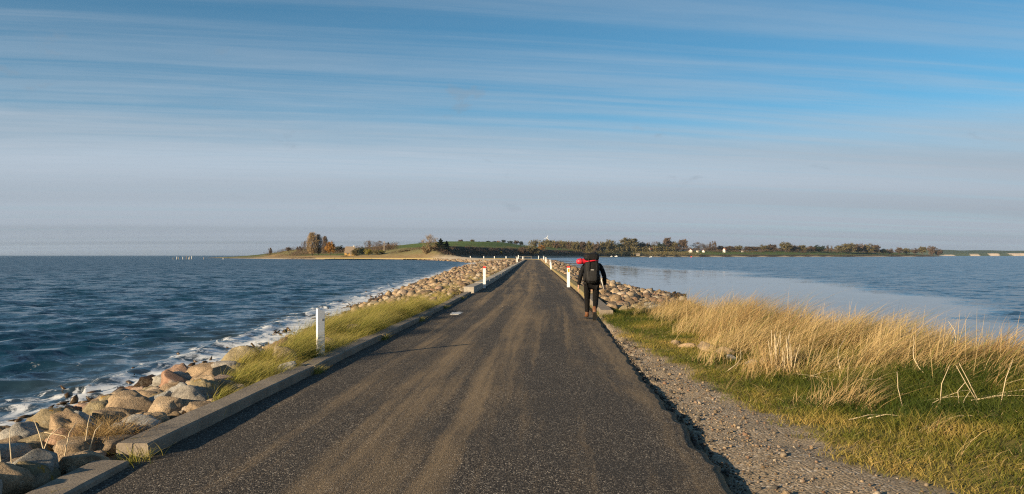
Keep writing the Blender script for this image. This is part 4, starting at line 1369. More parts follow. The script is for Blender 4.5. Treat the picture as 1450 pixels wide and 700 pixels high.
lay(fieldg * .95, (LW[..., 3] > .4) * sstep(30, 38, LD) * (LX > 300) * 0.9)
nr, nc = LX.shape
idx = np.arange(nr * nc).reshape(nr, nc)
q = np.stack([idx[:-1, :-1], idx[:-1, 1:], idx[1:, 1:], idx[1:, :-1]], -1).reshape(-1, 4)
LD4 = np.maximum(np.maximum(LD[:-1, :-1], LD[:-1, 1:]), np.maximum(LD[1:, 1:], LD[1:, :-1])).ravel()
q = q[LD4 > -9]
me = fast_mesh('island', np.stack([LX, LY, LZ], -1).reshape(-1, 3), q, True, None, {'tint': cc.reshape(-1, 3)})
link('island', me, M['land'], kind='structure')
# far cliffs beyond the right-hand point
fx = np.linspace(2450, 3700, 120); fyv = np.linspace(4500, 5200, 30)
FX, FY = np.meshgrid(fx, fyv)
edge_f = sstep(2460, 2600, FX) * (0.55 + 0.75 * fbm(FX * .004, FX * 0 + 2, seed=211))
FZ = WATER - 2 + 2.2 * sstep(4505, 4520, FY) + edge_f * (20 * sstep(4520, 4560, FY + 40 * (fbm(FX * .01, FY * 0, seed=212) - .5)) + 26 * sstep(4600, 5100, FY))
fcol = np.where((FZ < 15)[..., None] & (FY < 4640)[..., None] & (fbm(FX * .016, FY * .004, seed=214) > .46)[..., None], np.array([0.66, 0.52, 0.38]), np.array([0.07, 0.09, 0.045]))
nr, nc = FX.shape
idx = np.arange(nr * nc).reshape(nr, nc)
q = np.stack([idx[:-1, :-1], idx[:-1, 1:], idx[1:, 1:], idx[1:, :-1]], -1).reshape(-1, 4)
link('far_cliffs', fast_mesh('far_cliffs', np.stack([FX, FY, FZ], -1).reshape(-1, 3), q, True, None, {'tint': fcol.reshape(-1, 3)}), M['land'], kind='structure')


# ------------------------------------------------------------------ trees
def tri_cloud(C, size, r, stretch=None):
    n_ = len(C)
    a = r.normal(size=(n_, 3)); a /= np.linalg.norm(a, axis=1)[:, None]
    b = r.normal(size=(n_, 3)); b -= (b * a).sum(1)[:, None] * a; b /= np.linalg.norm(b, axis=1)[:, None]
    if stretch is not None:
        a = stretch / np.linalg.norm(stretch, axis=1)[:, None]
        b = r.normal(size=(n_, 3)); b -= (b * a).sum(1)[:, None] * a; b /= np.linalg.norm(b, axis=1)[:, None]
    s = (size * r.uniform(.6, 1.4, n_))[:, None]
    if stretch is not None:
        V = np.stack([C, C + a * s * 4 + b * s * .28, C + a * s * 3.4 - b * s * .28], 1)
    else:
        V = np.stack([C + a * s, C - a * s * .5 + b * s * .8, C - a * s * .5 - b * s * .8], 1)
    return V.reshape(-1, 3)


def make_tree(kind, seed):
    """unit-high tree; returns (trunk mesh, crown mesh). crown half-width 0.5"""
    r = np.random.default_rng(seed); rd = random.Random(seed)
    bm = bmesh.new()
    trunk_h = {'willow': .30, 'round': .55, 'bare': .6, 'conifer': .9, 'poplar': .9, 'shrub': .35}[kind]
    tw = {'willow': .030, 'round': .03, 'bare': .026, 'conifer': .022, 'poplar': .02, 'shrub': .02}[kind]
    tube([(0, 0, -.06), (rd.uniform(-.01, .01), 0, trunk_h * .5), (rd.uniform(-.03, .03), rd.uniform(-.03, .03), trunk_h)], [tw * 1.3, tw, tw * .5], 6, bm)
    if kind not in ('conifer',):
        for i in range(9):
            z0 = trunk_h * rd.uniform(.35, .95); a = rd.uniform(0, 6.28)
            sp_ = {'willow': .22, 'round': .36, 'bare': .36, 'poplar': .09, 'shrub': .3}[kind]
            z1 = min(.93, z0 + rd.uniform(.2, .42))
            tube([(0, 0, z0), (sp_ * .55 * math.cos(a), sp_ * .55 * math.sin(a), (z0 + z1) / 2), (sp_ * math.cos(a), sp_ * math.sin(a), z1)], [tw * .5, tw * .32, tw * .12], 4, bm)
    trunk = bm_mesh('trunk', bm, True)
    if kind == 'conifer':
        z = r.random(1700) ** .8; z = .06 + .94 * z
        rad = (1 - z) ** .75 * .5 * (0.72 + 0.28 * np.sin(z * 40)) * r.random(1700) ** .35
        a = r.uniform(0, 6.28, 1700)
        C = np.stack([rad * np.cos(a), rad * np.sin(a), z], 1)
        V = tri_cloud(C, np.full(1700, .034), r)
        rn = np.repeat(r.random(1700), 3)
    elif kind == 'willow':
        n_ = 2300
        # many upright shoots fanning out from low limbs
        d = r.normal(size=(n_, 3)); d[:, 2] = np.abs(d[:, 2]) + 1.2; d /= np.linalg.norm(d, axis=1)[:, None]
        z = r.uniform(.05, .93, n_); env = .5 * np.sin(np.clip(.10 + z * .93, 0, 1) * np.pi) ** .45
        a = r.uniform(0, 6.28, n_); rad = env * r.random(n_) ** .5
        lob = .8 + .35 * np.sin(a * 3 + seed) * z
        C = np.stack([rad * lob * np.cos(a), rad * lob * np.sin(a), z], 1)
        d = np.stack([C[:, 0] * .7, C[:, 1] * .7, np.full(n_, .6)], 1) + r.normal(0, .12, (n_, 3))
        V = tri_cloud(C, np.full(n_, .034), r, d)
        rn = np.repeat(np.clip(r.random(n_), 0, 1), 3)
    else:
        ncl, per = {'round': (46, 46), 'bare': (44, 44), 'poplar': (30, 40), 'shrub': (34, 46)}[kind]
        zc = {'round': .56, 'bare': .60, 'poplar': .54, 'shrub': .46}[kind]; rz = {'round': .45, 'bare': .40, 'poplar': .45, 'shrub': .46}[kind]
        d = r.normal(size=(ncl, 3)); d /= np.linalg.norm(d, axis=1)[:, None]
        rad = r.random(ncl) ** .42
        cen = d * rad[:, None] * np.array([.42, .42, rz * .86]) + np.array([0, 0, zc])
        cr_ = r.uniform(.07, .13, ncl)
        C = (cen[:, None, :] + r.normal(0, 1, (ncl, per, 3)) * cr_[:, None, None] * np.array([.62, .62, .55])).reshape(-1, 3)
        C[:, 2] = np.clip(C[:, 2], .03 if kind == 'shrub' else .12, 1.0)
        if kind == 'bare':
            V = tri_cloud(C, np.full(len(C), .020), r, C - np.array([0, 0, .35]) + r.normal(0, .15, C.shape))
        else:
            V = tri_cloud(C, np.full(len(C), .040), r)
        rn = np.repeat(np.clip(np.repeat(r.random(ncl), per) * .6 + r.random(len(C)) * .4, 0, 1), 3)
    Fq = np.arange(len(V)).reshape(-1, 3)
    return trunk, fast_mesh('crown', V, Fq, False, {'rnd': rn})


TREES = {k: [make_tree(k, 400 + 10 * j + i) for i in range(3)] for j, k in enumerate(('willow', 'round', 'bare', 'conifer', 'poplar', 'shrub'))}
tcount = 0


def ashore(px, Yd, zmin=1.5):
    Yd = float(Yd)
    while float(land_z((px - 725) * Yd / F, Yd)) < zmin and Yd < 2300:
        Yd += 6
    return Yd


def plant(px, top, base, wpx, Yd, kind, mat, label, group=None, name=None, z=None, zmin=1.5):
    """a tree that stands Yd metres off; its height and width follow from how tall it shows in the photograph"""
    global tcount
    Yd = ashore(px, Yd, zmin)
    x = (px - 725) * Yd / F
    zt = 1.70 + (362 - top) * Yd / F
    zb = float(land_z(x, Yd)) - .15 if z is None else z
    hgt = max(zt - zb, 1.2)
    wid = wpx * Yd / F
    tr, cr_ = TREES[kind][tcount % 3]
    t = thing(name or ('shrub' if kind == 'shrub' else 'tree'), label, 'shrub' if kind == 'shrub' else 'tree', (x, Yd, zb), (tcount * 2.4) % 6.28, group, (wid, wid, hgt))
    link('trunk', tr, M['bark'], t)
    link('crown', cr_, M[mat], t)
    tcount += 1
    return t


HG = 'trees on the left headland'
plant(383, 349.5, 354, 6, 745, 'shrub', 'f_brown', 'small dark bush on the cliff at the tip of the left headland', HG)
plant(408, 349, 353, 9, 750, 'shrub', 'f_brown', 'low dark bush on the skyline between headland tip and tall willow', HG)
plant(424, 347, 355, 9, 720, 'shrub', 'f_brown', 'dark brown thicket left of the tall willow', HG)
plant(431.5, 341, 356, 10, 690, 'bare', 'f_brown', 'thin grey bare tree just left of the tall willow', HG)
plant(442, 331, 360, 19, 610, 'willow', 'f_willow', 'tallest tan bare willow on the left headland', HG)
plant(451, 333.5, 359, 11, 622, 'willow', 'f_brown', 'darker bare willow overlapping the tallest one on its right', HG)
plant(460, 336, 359, 11, 640, 'willow', 'f_brown', 'grey bare tree between the willows and the orange tree', HG)
plant(467.5, 341, 360, 17, 600, 'round', 'f_orange', 'orange-brown autumn tree left of the thatched house', HG)
plant(481, 347, 360, 13, 640, 'round', 'f_dark', 'dark green tree between orange tree and thatched house', HG)
plant(488, 349.5, 360, 9, 650, 'shrub', 'f_dark', 'dark evergreen shrub behind the thatched house gable', HG)
plant(504, 350, 361, 13, 548, 'shrub', 'f_olive', 'olive shrub covering the right end of the thatched house', HG)
plant(512, 349.5, 361, 11, 556, 'round', 'f_dark', 'dark green bushy tree right of the thatched house', HG)
plant(523, 340.5, 358, 15, 700, 'bare', 'f_brown', 'brown bare tree left of the pair behind the utility pole', HG)
plant(537, 341.5, 358, 15, 720, 'bare', 'f_brown', 'brown bare tree right of the pair behind the utility pole', HG)
plant(550, 343, 357, 9, 735, 'conifer', 'f_dark', 'small dark conifer right of the utility pole', HG)
plant(521, 351, 361.5, 14, 542, 'shrub', 'f_yellow', 'bright yellow-green shrub left of the utility pole', HG)
plant(532, 352.5, 361.5, 11, 546, 'shrub', 'f_olive', 'olive shrub just left of the utility pole', HG)
plant(541, 353, 361.5, 10, 550, 'shrub', 'f_yellow', 'yellowish shrub at the foot of the utility pole', HG)
plant(553, 349, 361, 14, 590, 'round', 'f_dark', 'dark rounded tree just right of the utility pole', HG)
plant(569, 355.5, 361.5, 12, 548, 'shrub', 'f_olive', 'low olive shrub beside the field track', HG)
plant(577, 356.5, 361.5, 9, 548, 'shrub', 'f_dark', 'low dark shrub right of the field track', HG)
plant(597, 346, 351, 10, 830, 'shrub', 'f_dark', 'dark clump on the skyline left of the big bare tree', HG)
plant(609, 333.5, 361, 24, 505, 'bare', 'f_willow', 'big pale bare tree beside the dark conifers above the bend', HG)
plant(604, 345, 361.5, 16, 500, 'shrub', 'f_willow', 'tan bare bush under the big pale bare tree', HG)
plant(615, 348, 361.5, 14, 502, 'shrub', 'f_willow', 'lower tan bush between the big bare tree and conifers', HG)
plant(624, 338, 360, 24, 508, 'conifer', 'f_dark', 'tallest dark conifer right of the big bare tree', HG)
plant(632.5, 341.5, 360, 20, 512, 'conifer', 'f_dark', 'second dark conifer at the right of the evergreen group', HG)
plant(617.5, 344, 360, 15, 514, 'conifer', 'f_dark', 'small dark conifer in front of the big bare tree', HG)
hg = 'bushes on the green hill skyline'
for i, (px, top, w, k, m_) in enumerate([(641, 345, 8, 'shrub', 'f_brown'), (652.5, 339, 8, 'round', 'f_brown'), (661, 341.5, 9, 'shrub', 'f_brown'), (669, 339, 7, 'round', 'f_olive'), (679, 342, 12, 'shrub', 'f_brown'), (691, 340.8, 9, 'shrub', 'f_dark'),
                                         (700, 341, 8, 'shrub', 'f_dark'), (706, 340.5, 6, 'shrub', 'f_orange'), (713, 339.8, 8, 'round', 'f_dark'), (722, 340.5, 10, 'shrub', 'f_dark'), (731, 340, 9, 'round', 'f_brown'), (738, 341, 8, 'shrub', 'f_dark')]):
    plant(px, top, 345, w, 985, k, m_, '%s bush from the left along the green hill skyline' % ordinal(i + 1), hg)
plant(752, 344.5, 353, 22, 830, 'shrub', 'f_olive', 'broad brown-olive shrub on the bluff above the road end', hg)
plant(740, 347, 354, 14, 790, 'shrub', 'f_brown', 'brown shrub on the dark bluff left of the road end', hg)
plant(767.5, 346.5, 354, 13, 960, 'shrub', 'f_orange', 'round orange bush on the dark bluff beside the wind turbine', hg)
plant(709.5, 355, 360.5, 6, 690, 'shrub', 'f_yellow', 'single pale yellow bush low on the dark bluff', hg)
wg = 'trees of the wooded right shore'
wood = [(788, 341.5, 11, 'round', 'f_brown'), (797, 342.5, 11, 'round', 'f_olive'), (806, 342, 12, 'round', 'f_brown'), (815, 341, 12, 'round', 'f_olive'), (825, 341.5, 12, 'round', 'f_brown'), (834, 340.5, 13, 'round', 'f_olive'), (844, 341.5, 12, 'round', 'f_brown'), (853, 342, 12, 'round', 'f_olive'),
        (864, 338.5, 16, 'round', 'f_olive'), (876, 343, 12, 'round', 'f_dark'), (890, 336.8, 28, 'round', 'f_olive'), (906, 343, 12, 'round', 'f_dark'), (911.5, 342, 10, 'round', 'f_brown'), (917.5, 342.5, 7, 'poplar', 'f_brown'), (928, 342.5, 13, 'bare', 'f_brown'),
        (936, 342.5, 12, 'round', 'f_dark'), (945.5, 336.2, 16, 'round', 'f_brown'), (953, 341.5, 15, 'round', 'f_olive'), (959, 346, 9, 'round', 'f_brown'), (967.5, 338.8, 15, 'round', 'f_brown'), (989, 343.5, 18, 'bare', 'f_brown'), (1000, 346, 12, 'bare', 'f_brown')]
desc = {'f_brown': 'bare brown', 'f_olive': 'thin olive', 'f_dark': 'dark green'}
for i, (px, top, w, k, m_) in enumerate(wood):
    Yd = 1130 + max(0, (px - 788)) * 1.45 + 22 * (i % 3)
    plant(px, top, 357, w * 1.12, Yd, k, m_, '%s tree from left in the wood across the lagoon, %s' % (ordinal(i + 1), desc[m_]), wg, zmin=9.0 + (i % 3) * .4 if px > 870 else 4)
wood2 = [(1006, 341.5, 3.6, 'poplar', 'f_brown', 'left slim poplar of the three beside the distant white houses'), (1009.3, 340, 3.6, 'poplar', 'f_brown', 'middle slim poplar of the three beside the distant white houses'), (1012.6, 340.5, 3.6, 'poplar', 'f_brown', 'right slim poplar of the three beside the distant white houses'),
         (1020, 348, 12, 'round', 'f_brown', None), (1034, 348, 14, 'round', 'f_brown', None), (1046, 347, 12, 'round', 'f_olive', None), (1060, 349, 16, 'round', 'f_brown', None), (1071, 349, 14, 'round', 'f_brown', None), (1081, 346, 16, 'round', 'f_olive', None), (1093, 346, 14, 'round', 'f_brown', None),
         (1113, 342.3, 20, 'round', 'f_olive', None), (1124, 346, 12, 'round', 'f_brown', None), (1136, 347, 15, 'round', 'f_olive', None), (1148, 348, 13, 'round', 'f_brown', None), (1160, 346.6, 17, 'round', 'f_dark', None), (1172, 346, 4, 'poplar', 'f_brown', 'left of two thin poplars beside the right-hand wood'),
         (1177, 347, 4, 'poplar', 'f_brown', 'right of two thin poplars beside the right-hand wood'), (1192, 345.5, 18, 'round', 'f_olive', None), (1203, 344.2, 18, 'round', 'f_olive', None), (1215, 344.6, 18, 'round', 'f_brown', None), (1228, 344.3, 19, 'round', 'f_olive', None), (1239, 346.5, 15, 'round', 'f_brown', None),
         (1251, 352, 10, 'round', 'f_dark', None), (1260, 351.5, 10, 'round', 'f_brown', None), (1273, 350.3, 12, 'round', 'f_brown', None), (1284, 351, 12, 'round', 'f_olive', None), (1296, 351, 12, 'round', 'f_brown', None), (1306, 349.3, 12, 'round', 'f_olive', None), (1320, 347.8, 13, 'round', 'f_brown', None), (1329, 351, 11, 'round', 'f_brown', None)]
cnt = 0
for i, (px, top, w, k, m_, lb) in enumerate(wood2):
    X_ = np.interp(px, [1000, 1113, 1200, 1335], [1500, 1600, 1720, 1950])
    if lb is None:
        cnt += 1
        lb = '%s tree right of the three slim poplars on the far shore, %s' % (ordinal(cnt), desc[m_])
    plant(px, top, 357, w * 1.1, float(X_) + 10 * (i % 2), k, m_, lb, 'trees of the far right shore', zmin=(8.6 if px < 1060 else 5.5 if px < 1180 else 3.2) + .4 * (i % 3))

# scrub that reads as one dark mass under the woods, on the bluff and along the hedges
def scrub_mass(name, pts, hs, ws, mat, label, per=90, seed=0, sz=.42):
    r_ = np.random.default_rng(seed)
    VS, RN = [], []
    for (x, y), h_, w_ in zip(pts, hs, ws):
        z0 = float(land_z(x, y))
        d = r_.normal(size=(per, 3)); d /= np.linalg.norm(d, axis=1)[:, None]
        C = d * (r_.random(per) ** .4)[:, None] * np.array([w_, w_, h_ * .55]) + np.array([x, y, z0 + h_ * .45])
        VS.append(tri_cloud(C, np.full(per, sz * max(.6, h_ / 5)), r_)); RN.append(np.full(per * 3, r_.random()))
    V = np.concatenate(VS)
    return link(name, fast_mesh(name, V, np.arange(len(V)).reshape(-1, 3), False, {'rnd': np.concatenate(RN)}), mat, kind='stuff', label=label, cat='scrub')


r = np.random.default_rng(230)
def along_coast(i0, i1, n_, din, jit):
    P_ = []
    seg = CP[i0:i1 + 1]
    ln = np.concatenate([[0], np.cumsum(np.linalg.norm(np.diff(seg, axis=0), axis=1))])
    for s in r.uniform(0, ln[-1], n_):
        k = min(np.searchsorted(ln, s, side='right') - 1, len(seg) - 2)
        f = (s - ln[k]) / (ln[k + 1] - ln[k]); d = seg[k + 1] - seg[k]; d = d / np.linalg.norm(d)
        P_.append(seg[k] + (seg[k + 1] - seg[k]) * f + np.array([-d[1], d[0]]) * (din + r.uniform(-jit, jit)))
    return P_
ie = CK.index('e'); ir = CK.index('r')
pb = along_coast(ie, ir, 330, 10, 7)
scrub_mass('scrub', pb, r.uniform(1.2, 3.2, len(pb)), r.uniform(2, 4.5, len(pb)), M['f_brown'], 'dark thorn scrub covering the shaded bluff', 60, 231, .30)
pw = along_coast(ir, ir + 2, 190, 30, 22)
scrub_mass('woodland', pw, r.uniform(3.5, 6.5, len(pw)), r.uniform(5, 8, len(pw)), M['f_olive'], 'dark woodland undergrowth behind the lagoon', 90, 232, .5)
pw = along_coast(ir + 2, ir + 7, 330, 110, 36)
scrub_mass('woodland', pw, r.uniform(2.5, 6, len(pw)), r.uniform(6, 10, len(pw)), M['f_brown'], 'low hedges and thickets of the far right shore', 80, 233, .55)
pw = along_coast(ir, ir + 7, 160, 15, 6)
scrub_mass('scrub', pw, r.uniform(1.5, 3.0, len(pw)), r.uniform(4, 7, len(pw)), M['f_brown'], 'brown bank scrub along the far lagoon shore', 60, 234, .45)
hedge = [((px - 725) * Yd / F, Yd) for px, Yd in [(p, 700 + 40 * math.sin(p)) for p in np.linspace(392, 436, 34)]] + [((px - 725) * 548 / F, 548 + 8 * math.sin(px)) for px in np.linspace(556, 600, 26)] + [((px - 725) * 560 / F, 560 + 6 * math.sin(px)) for px in np.linspace(398, 440, 16)]
scrub_mass('hedge', hedge, r.uniform(1.0, 2.2, len(hedge)), r.uniform(1.5, 3.5, len(hedge)), M['f_brown'], 'dark field hedges on the left headland', 60, 235, .3)
hk = [((px - 725) * 1010 / F, 1010 + 10 * math.sin(px * 3)) for px in np.linspace(638, 742, 46)]
scrub_mass('hedge', hk, r.uniform(1.2, 2.6, len(hk)), r.uniform(2, 4, len(hk)), M['f_dark'], 'dark hedge on top of the green hill', 60, 236, .4)
hp = [((px - 725) * Yd / F, Yd) for px, Yd in zip(r.uniform(499, 562, 110), r.uniform(570, 690, 110))] + [((px - 725) * Yd / F, Yd) for px, Yd in zip(r.uniform(472, 494, 24), r.uniform(615, 690, 24))] + [((px - 725) * Yd / F, Yd) for px, Yd in zip(r.uniform(412, 478, 80), r.uniform(640, 720, 80))]
scrub_mass('scrub', hp, r.uniform(2.0, 5.5, len(hp)), r.uniform(2.5, 4.5, len(hp)), M['f_brown'], 'brown thickets between the trees of the left headland', 90, 239, .30)
hp = [((px - 725) * Yd / F, Yd) for px, Yd in zip(r.uniform(375, 440, 60), r.uniform(735, 775, 60))]
scrub_mass('scrub', hp, r.uniform(1.4, 3.6, len(hp)), r.uniform(2.5, 5.0, len(hp)), M['f_brown'], 'low dark thorn bushes along the headland crest', 60, 240, .3)
pw = along_coast(ir, ir + 2, 170, 100, 24)
scrub_mass('woodland', pw, r.uniform(8, 13, len(pw)), r.uniform(5, 9, len(pw)), M['f_olive'], 'continuous wood behind the houses across the lagoon', 110, 241, .5)
pw = along_coast(ir + 2, ir + 7, 330, 150, 22)
scrub_mass('woodland', pw, r.uniform(4.5, 8.5, len(pw)), r.uniform(6, 10, len(pw)), M['f_brown'], 'tree belt behind the fields of the far right shore', 100, 242, .5)
hp = [((px - 725) * Yd / F, Yd) for px, Yd in zip(r.uniform(484, 500, 14), r.uniform(556, 561, 14))]
scrub_mass('hedge', hp, r.uniform(1.0, 1.9, len(hp)), r.uniform(1, 1.6, len(hp)), M['f_olive'], 'garden hedge in front of the thatched house', 60, 243, .22)
# stony and weedy edge of the far bay
pe = [CP[i] * (1 - f) + CP[i + 1] * f for i in range(6, 11) for f in np.linspace(0, 1, 60)]
pe = [p + r.uniform(-1, 1, 2) * np.array([3.0, 2.0]) + np.array([2.5, 1.0]) for p in pe]
P = np.array([(p[0], p[1], float(land_z(p[0], p[1])) + .12) for p in pe])
rock_mass('riprap_stones', P, r.uniform(.5, 1.5, len(P)), TINY, M['rock_mix'], 238, smooth=False, kind='stuff', label='stones edging the far bay below the bend', cat='stones')


# ------------------------------------------------------------------ houses, pole, turbine, boats, stakes
def house(px, base_py, Yd, w, dpt, eave, ridge, wall, roof, label, rot=0.0, chim=1, hip=0.0, wins=2, z=None, zmin=7.2):
    Yd = ashore(px, Yd, zmin)
    x = (px - 725) * Yd / F
    z = float(land_z(x, Yd)) if z is None else float(land_z(x, Yd))
    t = thing('house', label, 'house', (x, Yd, z), rot, 'houses on the far shores')
    bm = bmesh.new()
    a = [bm.verts.new((sx * w / 2, sy * dpt / 2, zz)) for zz in (-1.0, eave) for sx, sy in ((-1, -1), (1, -1), (1, 1), (-1, 1))]
    for i in range(4):
        j = (i + 1) % 4
        bm.faces.new((a[i], a[j], a[4 + j], a[4 + i]))
    g0, g1 = bm.verts.new((-w / 2 + hip, 0, ridge - .25)), bm.verts.new((w / 2 - hip, 0, ridge - .25))
    bm.faces.new((a[4], a[7], g0)); bm.faces.new((a[5], g1, a[6]))
    link('wall', bm_mesh('wall', bm), M[wall], t)
    bm = bmesh.new()
    ov = .5
    for sgn in (-1, 1):
        lo = [(-w / 2 - ov * .6, sgn * (dpt / 2 + ov), eave - ov * .8), (w / 2 + ov * .6, sgn * (dpt / 2 + ov), eave - ov * .8)]
        hi = [(w / 2 + ov * .6 - hip, 0, ridge), (-w / 2 - ov * .6 + hip, 0, ridge)]
        ring = [bm.verts.new(p) for p in lo + hi]
        ring2 = [bm.verts.new((p[0], p[1], p[2] + .32)) for p in lo + hi]
        bm.faces.new(ring); bm.faces.new(ring2[::-1])
        for i in range(4):
            j = (i + 1) % 4
            bm.faces.new((ring[i], ring2[i], ring2[j], ring[j]))
    bmesh.ops.recalc_face_normals(bm, faces=bm.faces[:])
    ro = link('roof', bm_mesh('roof', bm), M[roof], t)
    for c in range(chim):
        xx = (-1 if c else 1) * w * .33
        link('chimney', bm_mesh('chimney', box_bm(xx - .35, xx + .35, -.35, .35, ridge - .8, ridge + 1.0, .04)), M['white_wall'], ro)
    for i in range(wins):
        xx = -w / 2 + w * (i + .5) / wins
        wn = link('window', bm_mesh('window', box_bm(xx - .45, xx + .45, -dpt / 2 - .05, -dpt / 2 + .1, eave * .35, eave * .78)), M['glass'], t)
        link('frame', bm_mesh('frame', box_bm(xx - .04, xx + .04, -dpt / 2 - .08, -dpt / 2 - .03, eave * .35, eave * .78)), M['white_wall'], wn)
    xx = w * .02
    link('door', bm_mesh('door', box_bm(xx - .5, xx + .5, -dpt / 2 - .06, -dpt / 2 + .1, 0, 2.0)), M['wood'], t)
    return t


house(496, 360, 568, 7.6, 6.5, 2.2, 6.2, 'yellow_wall', 'thatch', 'ochre house with steep thatched roof among trees on the left headland', 0.25, 1, .8, zmin=1.2)
house(921.5, 354, 1290, 7.5, 7, 4.6, 8.2, 'white_wall', 'red_roof', 'tallest white house with red roof in the wood across the lagoon', .5, 1, 1.5, z=9.0)
house(978, 353, 1400, 4.5, 6.5, 3.2, 6.0, 'white_wall', 'red_roof', 'white gabled house right of the round tree above the green field', 1.2, 0, z=10.5)
house(988, 352, 1430, 3.5, 4, 2.2, 3.6, 'white_wall', 'thatch', 'small pale house half hidden by bare trees', .3, 0, z=11)
house(996.5, 352, 1440, 3.8, 4.5, 2.2, 4.4, 'white_wall', 'red_roof', 'small house with reddish roof left of the three poplars', .9, 0, z=11)
house(1026, 353, 1500, 4.0, 5.5, 4.6, 8.0, 'white_wall', 'red_roof', 'tall white house with dark red roof right of the three poplars', .7, 1, z=10)
house(1051, 355, 1520, 3, 3, 2.0, 2.8, 'white_wall', 'thatch', 'tiny white shed alone at the edge of the far field', 0, 0, wins=1, z=9.3)
house(903, 360.5, 1270, 6, 4.5, 2.6, 4.0, 'tan_wall', 'thatch', 'beige boathouse on the shore below the wood', .2, 0, wins=1, zmin=1.0)
house(784, 346, 1330, 7, 6, 2.6, 5.0, 'tan_wall', 'red_roof', 'low reddish farmhouse on the bluff right of the wind turbine', .4, 0, z=17.5)

t = thing('utility_pole', 'weathered utility pole standing among shrubs on the left headland', 'pole', ((544 - 725) * 552 / F, 552, float(land_z((544 - 725) * 552 / F, 552))))
link('pole', bm_mesh('pole', tube([(0, 0, -.5), (0, 0, 4), (.05, 0, 8.6)], [.32, .28, .22], 8)), M['wood'], t)
link('crossarm', bm_mesh('crossarm', box_bm(-.7, .7, -.30, -.20, 7.9, 8.1, .02)), M['wood'], t)

xt = (774.5 - 725) * 1750 / F
t = thing('wind_turbine', 'white wind turbine on the skyline above the dark bluff', 'wind turbine', (xt, 1750, float(land_z(xt, 1750))))
zt = 1.7 + 24.3 * 1750 / F - t.location.z
link('tower', bm_mesh('tower', tube([(0, 0, -1), (0, 0, zt * .5), (0, 0, zt)], [.9, .7, .5], 10), True), M['steel'], t)
link('nacelle', bm_mesh('nacelle', box_bm(-1.0, 1.0, -2.2, 2.4, zt, zt + 1.8, .3)), M['white'], t)
hub = link('hub', bm_mesh('hub', tube([(0, -2.2, 0), (0, -3.0, 0), (0, -3.5, 0)], [.9, .8, .2], 8)), M['white'], t, loc=(0, 0, zt + .9))
for k in range(3):
    a = math.radians(18 + 120 * k)
    bm = bmesh.new()
    pf = [(-.45, 0), (.75, 0), (.55, .12), (-.35, .12)]
    rings = []
    for s, f in ((.5, .5), (2, .7), (4.5, .4), (7, .2)):
        rings.append([bm.verts.new((x_ * f, -2.8 + y_, s)) for x_, y_ in pf])
    for A_, B_ in zip(rings, rings[1:]):
        for i in range(4):
            bm.faces.new((A_[i], A_[(i + 1) % 4], B_[(i + 1) % 4], B_[i]))
    bm.faces.new(rings[-1]); bm.faces.new(rings[0][::-1])
    bmesh.ops.rotate(bm, verts=bm.verts[:], cent=(0, 0, 0), matrix=Matrix.Rotation(a, 3, 'Y'))
    link('blade', bm_mesh('blade', bm), M['white'], hub)


def boat(px, py, Yd, L_, hull, label, rot=0.0, z=WATER):
    x = (px - 725) * Yd / F
    t = thing('boat', label, 'boat', (x, Yd, z), rot, 'small boats along the far shore')
    bm = bmesh.new()
    secs = []
    for f, wd, sh in ((-.5, .75, 0), (-.2, 1, 0), (.2, .9, .05), (.42, .45, .15), (.5, .05, .25)):
        w_ = wd * L_ * .17
        secs.append([bm.verts.new((f * L_, s * w_ * k, zz + sh * L_ * .1)) for s, k, zz in ((-1, 1, L_ * .16), (-1, .75, -.1), (1, .75, -.1), (1, 1, L_ * .16))])
    for A_, B_ in zip(secs, secs[1:]):
        for i in range(4):
            bm.faces.new((A_[i], A_[(i + 1) % 4], B_[(i + 1) % 4], B_[i]))
    bm.faces.new(secs[0]); bm.faces.new(secs[-1][::-1])
    bmesh.ops.recalc_face_normals(bm, faces=bm.faces[:])
    link('hull', bm_mesh('hull', bm), M[hull], t)
    link('cabin', bm_mesh('cabin', box_bm(-.1 * L_, .2 * L_, -.1 * L_, .1 * L_, L_ * .16, L_ * .34, .05)), M['white'], t)
    return t


boat(922, 363, 1150, 5.0, 'white', 'small white boat moored off the wooded shore below the tall white house', .3)
boat(866, 360, 1195, 3.6, 'white', 'left of two white boats drawn up below the wood', .1, .0)
boat(872.5, 360, 1205, 4.6, 'white', 'right of two white boats drawn up below the wood', -.2, .0)
# red buoy
t = thing('buoy', 'red mooring buoy off the far shore below the green field', 'buoy', ((979 - 725) * 1200 / F, 1200, WATER))
bm = bmesh.new(); tube([(0, 0, -.5), (0, 0, .1), (0, 0, .8), (0, 0, 1.3), (0, 0, 1.5)], [.5, 1.1, 1.2, .7, .1], 10, bm)
link('float', bm_mesh('float', bm, True), M['red'], t)
link('ring', bm_mesh('ring', tube([(-.2, 0, 1.45), (-.15, 0, 1.8), (.15, 0, 1.8), (.2, 0, 1.45)], .06, 5)), M['steel'], t)
# fishing stakes out at sea
for i, (px, h_) in enumerate([(245.2, 1.3), (250.4, 1.9), (252.6, 1.7), (259, 1.8), (263.8, 2.5), (267.5, 1.5), (268.8, 2.1), (271.5, 2.4), (288.6, 1.7), (316, 1.2)]):
    Yd = 535 + 4 * (i % 3)
    b_ = tube([(0, 0, -1.2), (0.03, 0, h_ * .5), (.08 * ((i % 3) - 1), 0, h_)], [.22, .20, .15], 7)
    link('fishing_stake', bm_mesh('fishing_stake', b_, True), M['pale'] if i % 2 else M['wood'], loc=((px - 725) * Yd / F, Yd, WATER), label='%s wooden net stake from the left, far out in the sea' % ordinal(i + 1), cat='stake', group='net stakes in the sea')

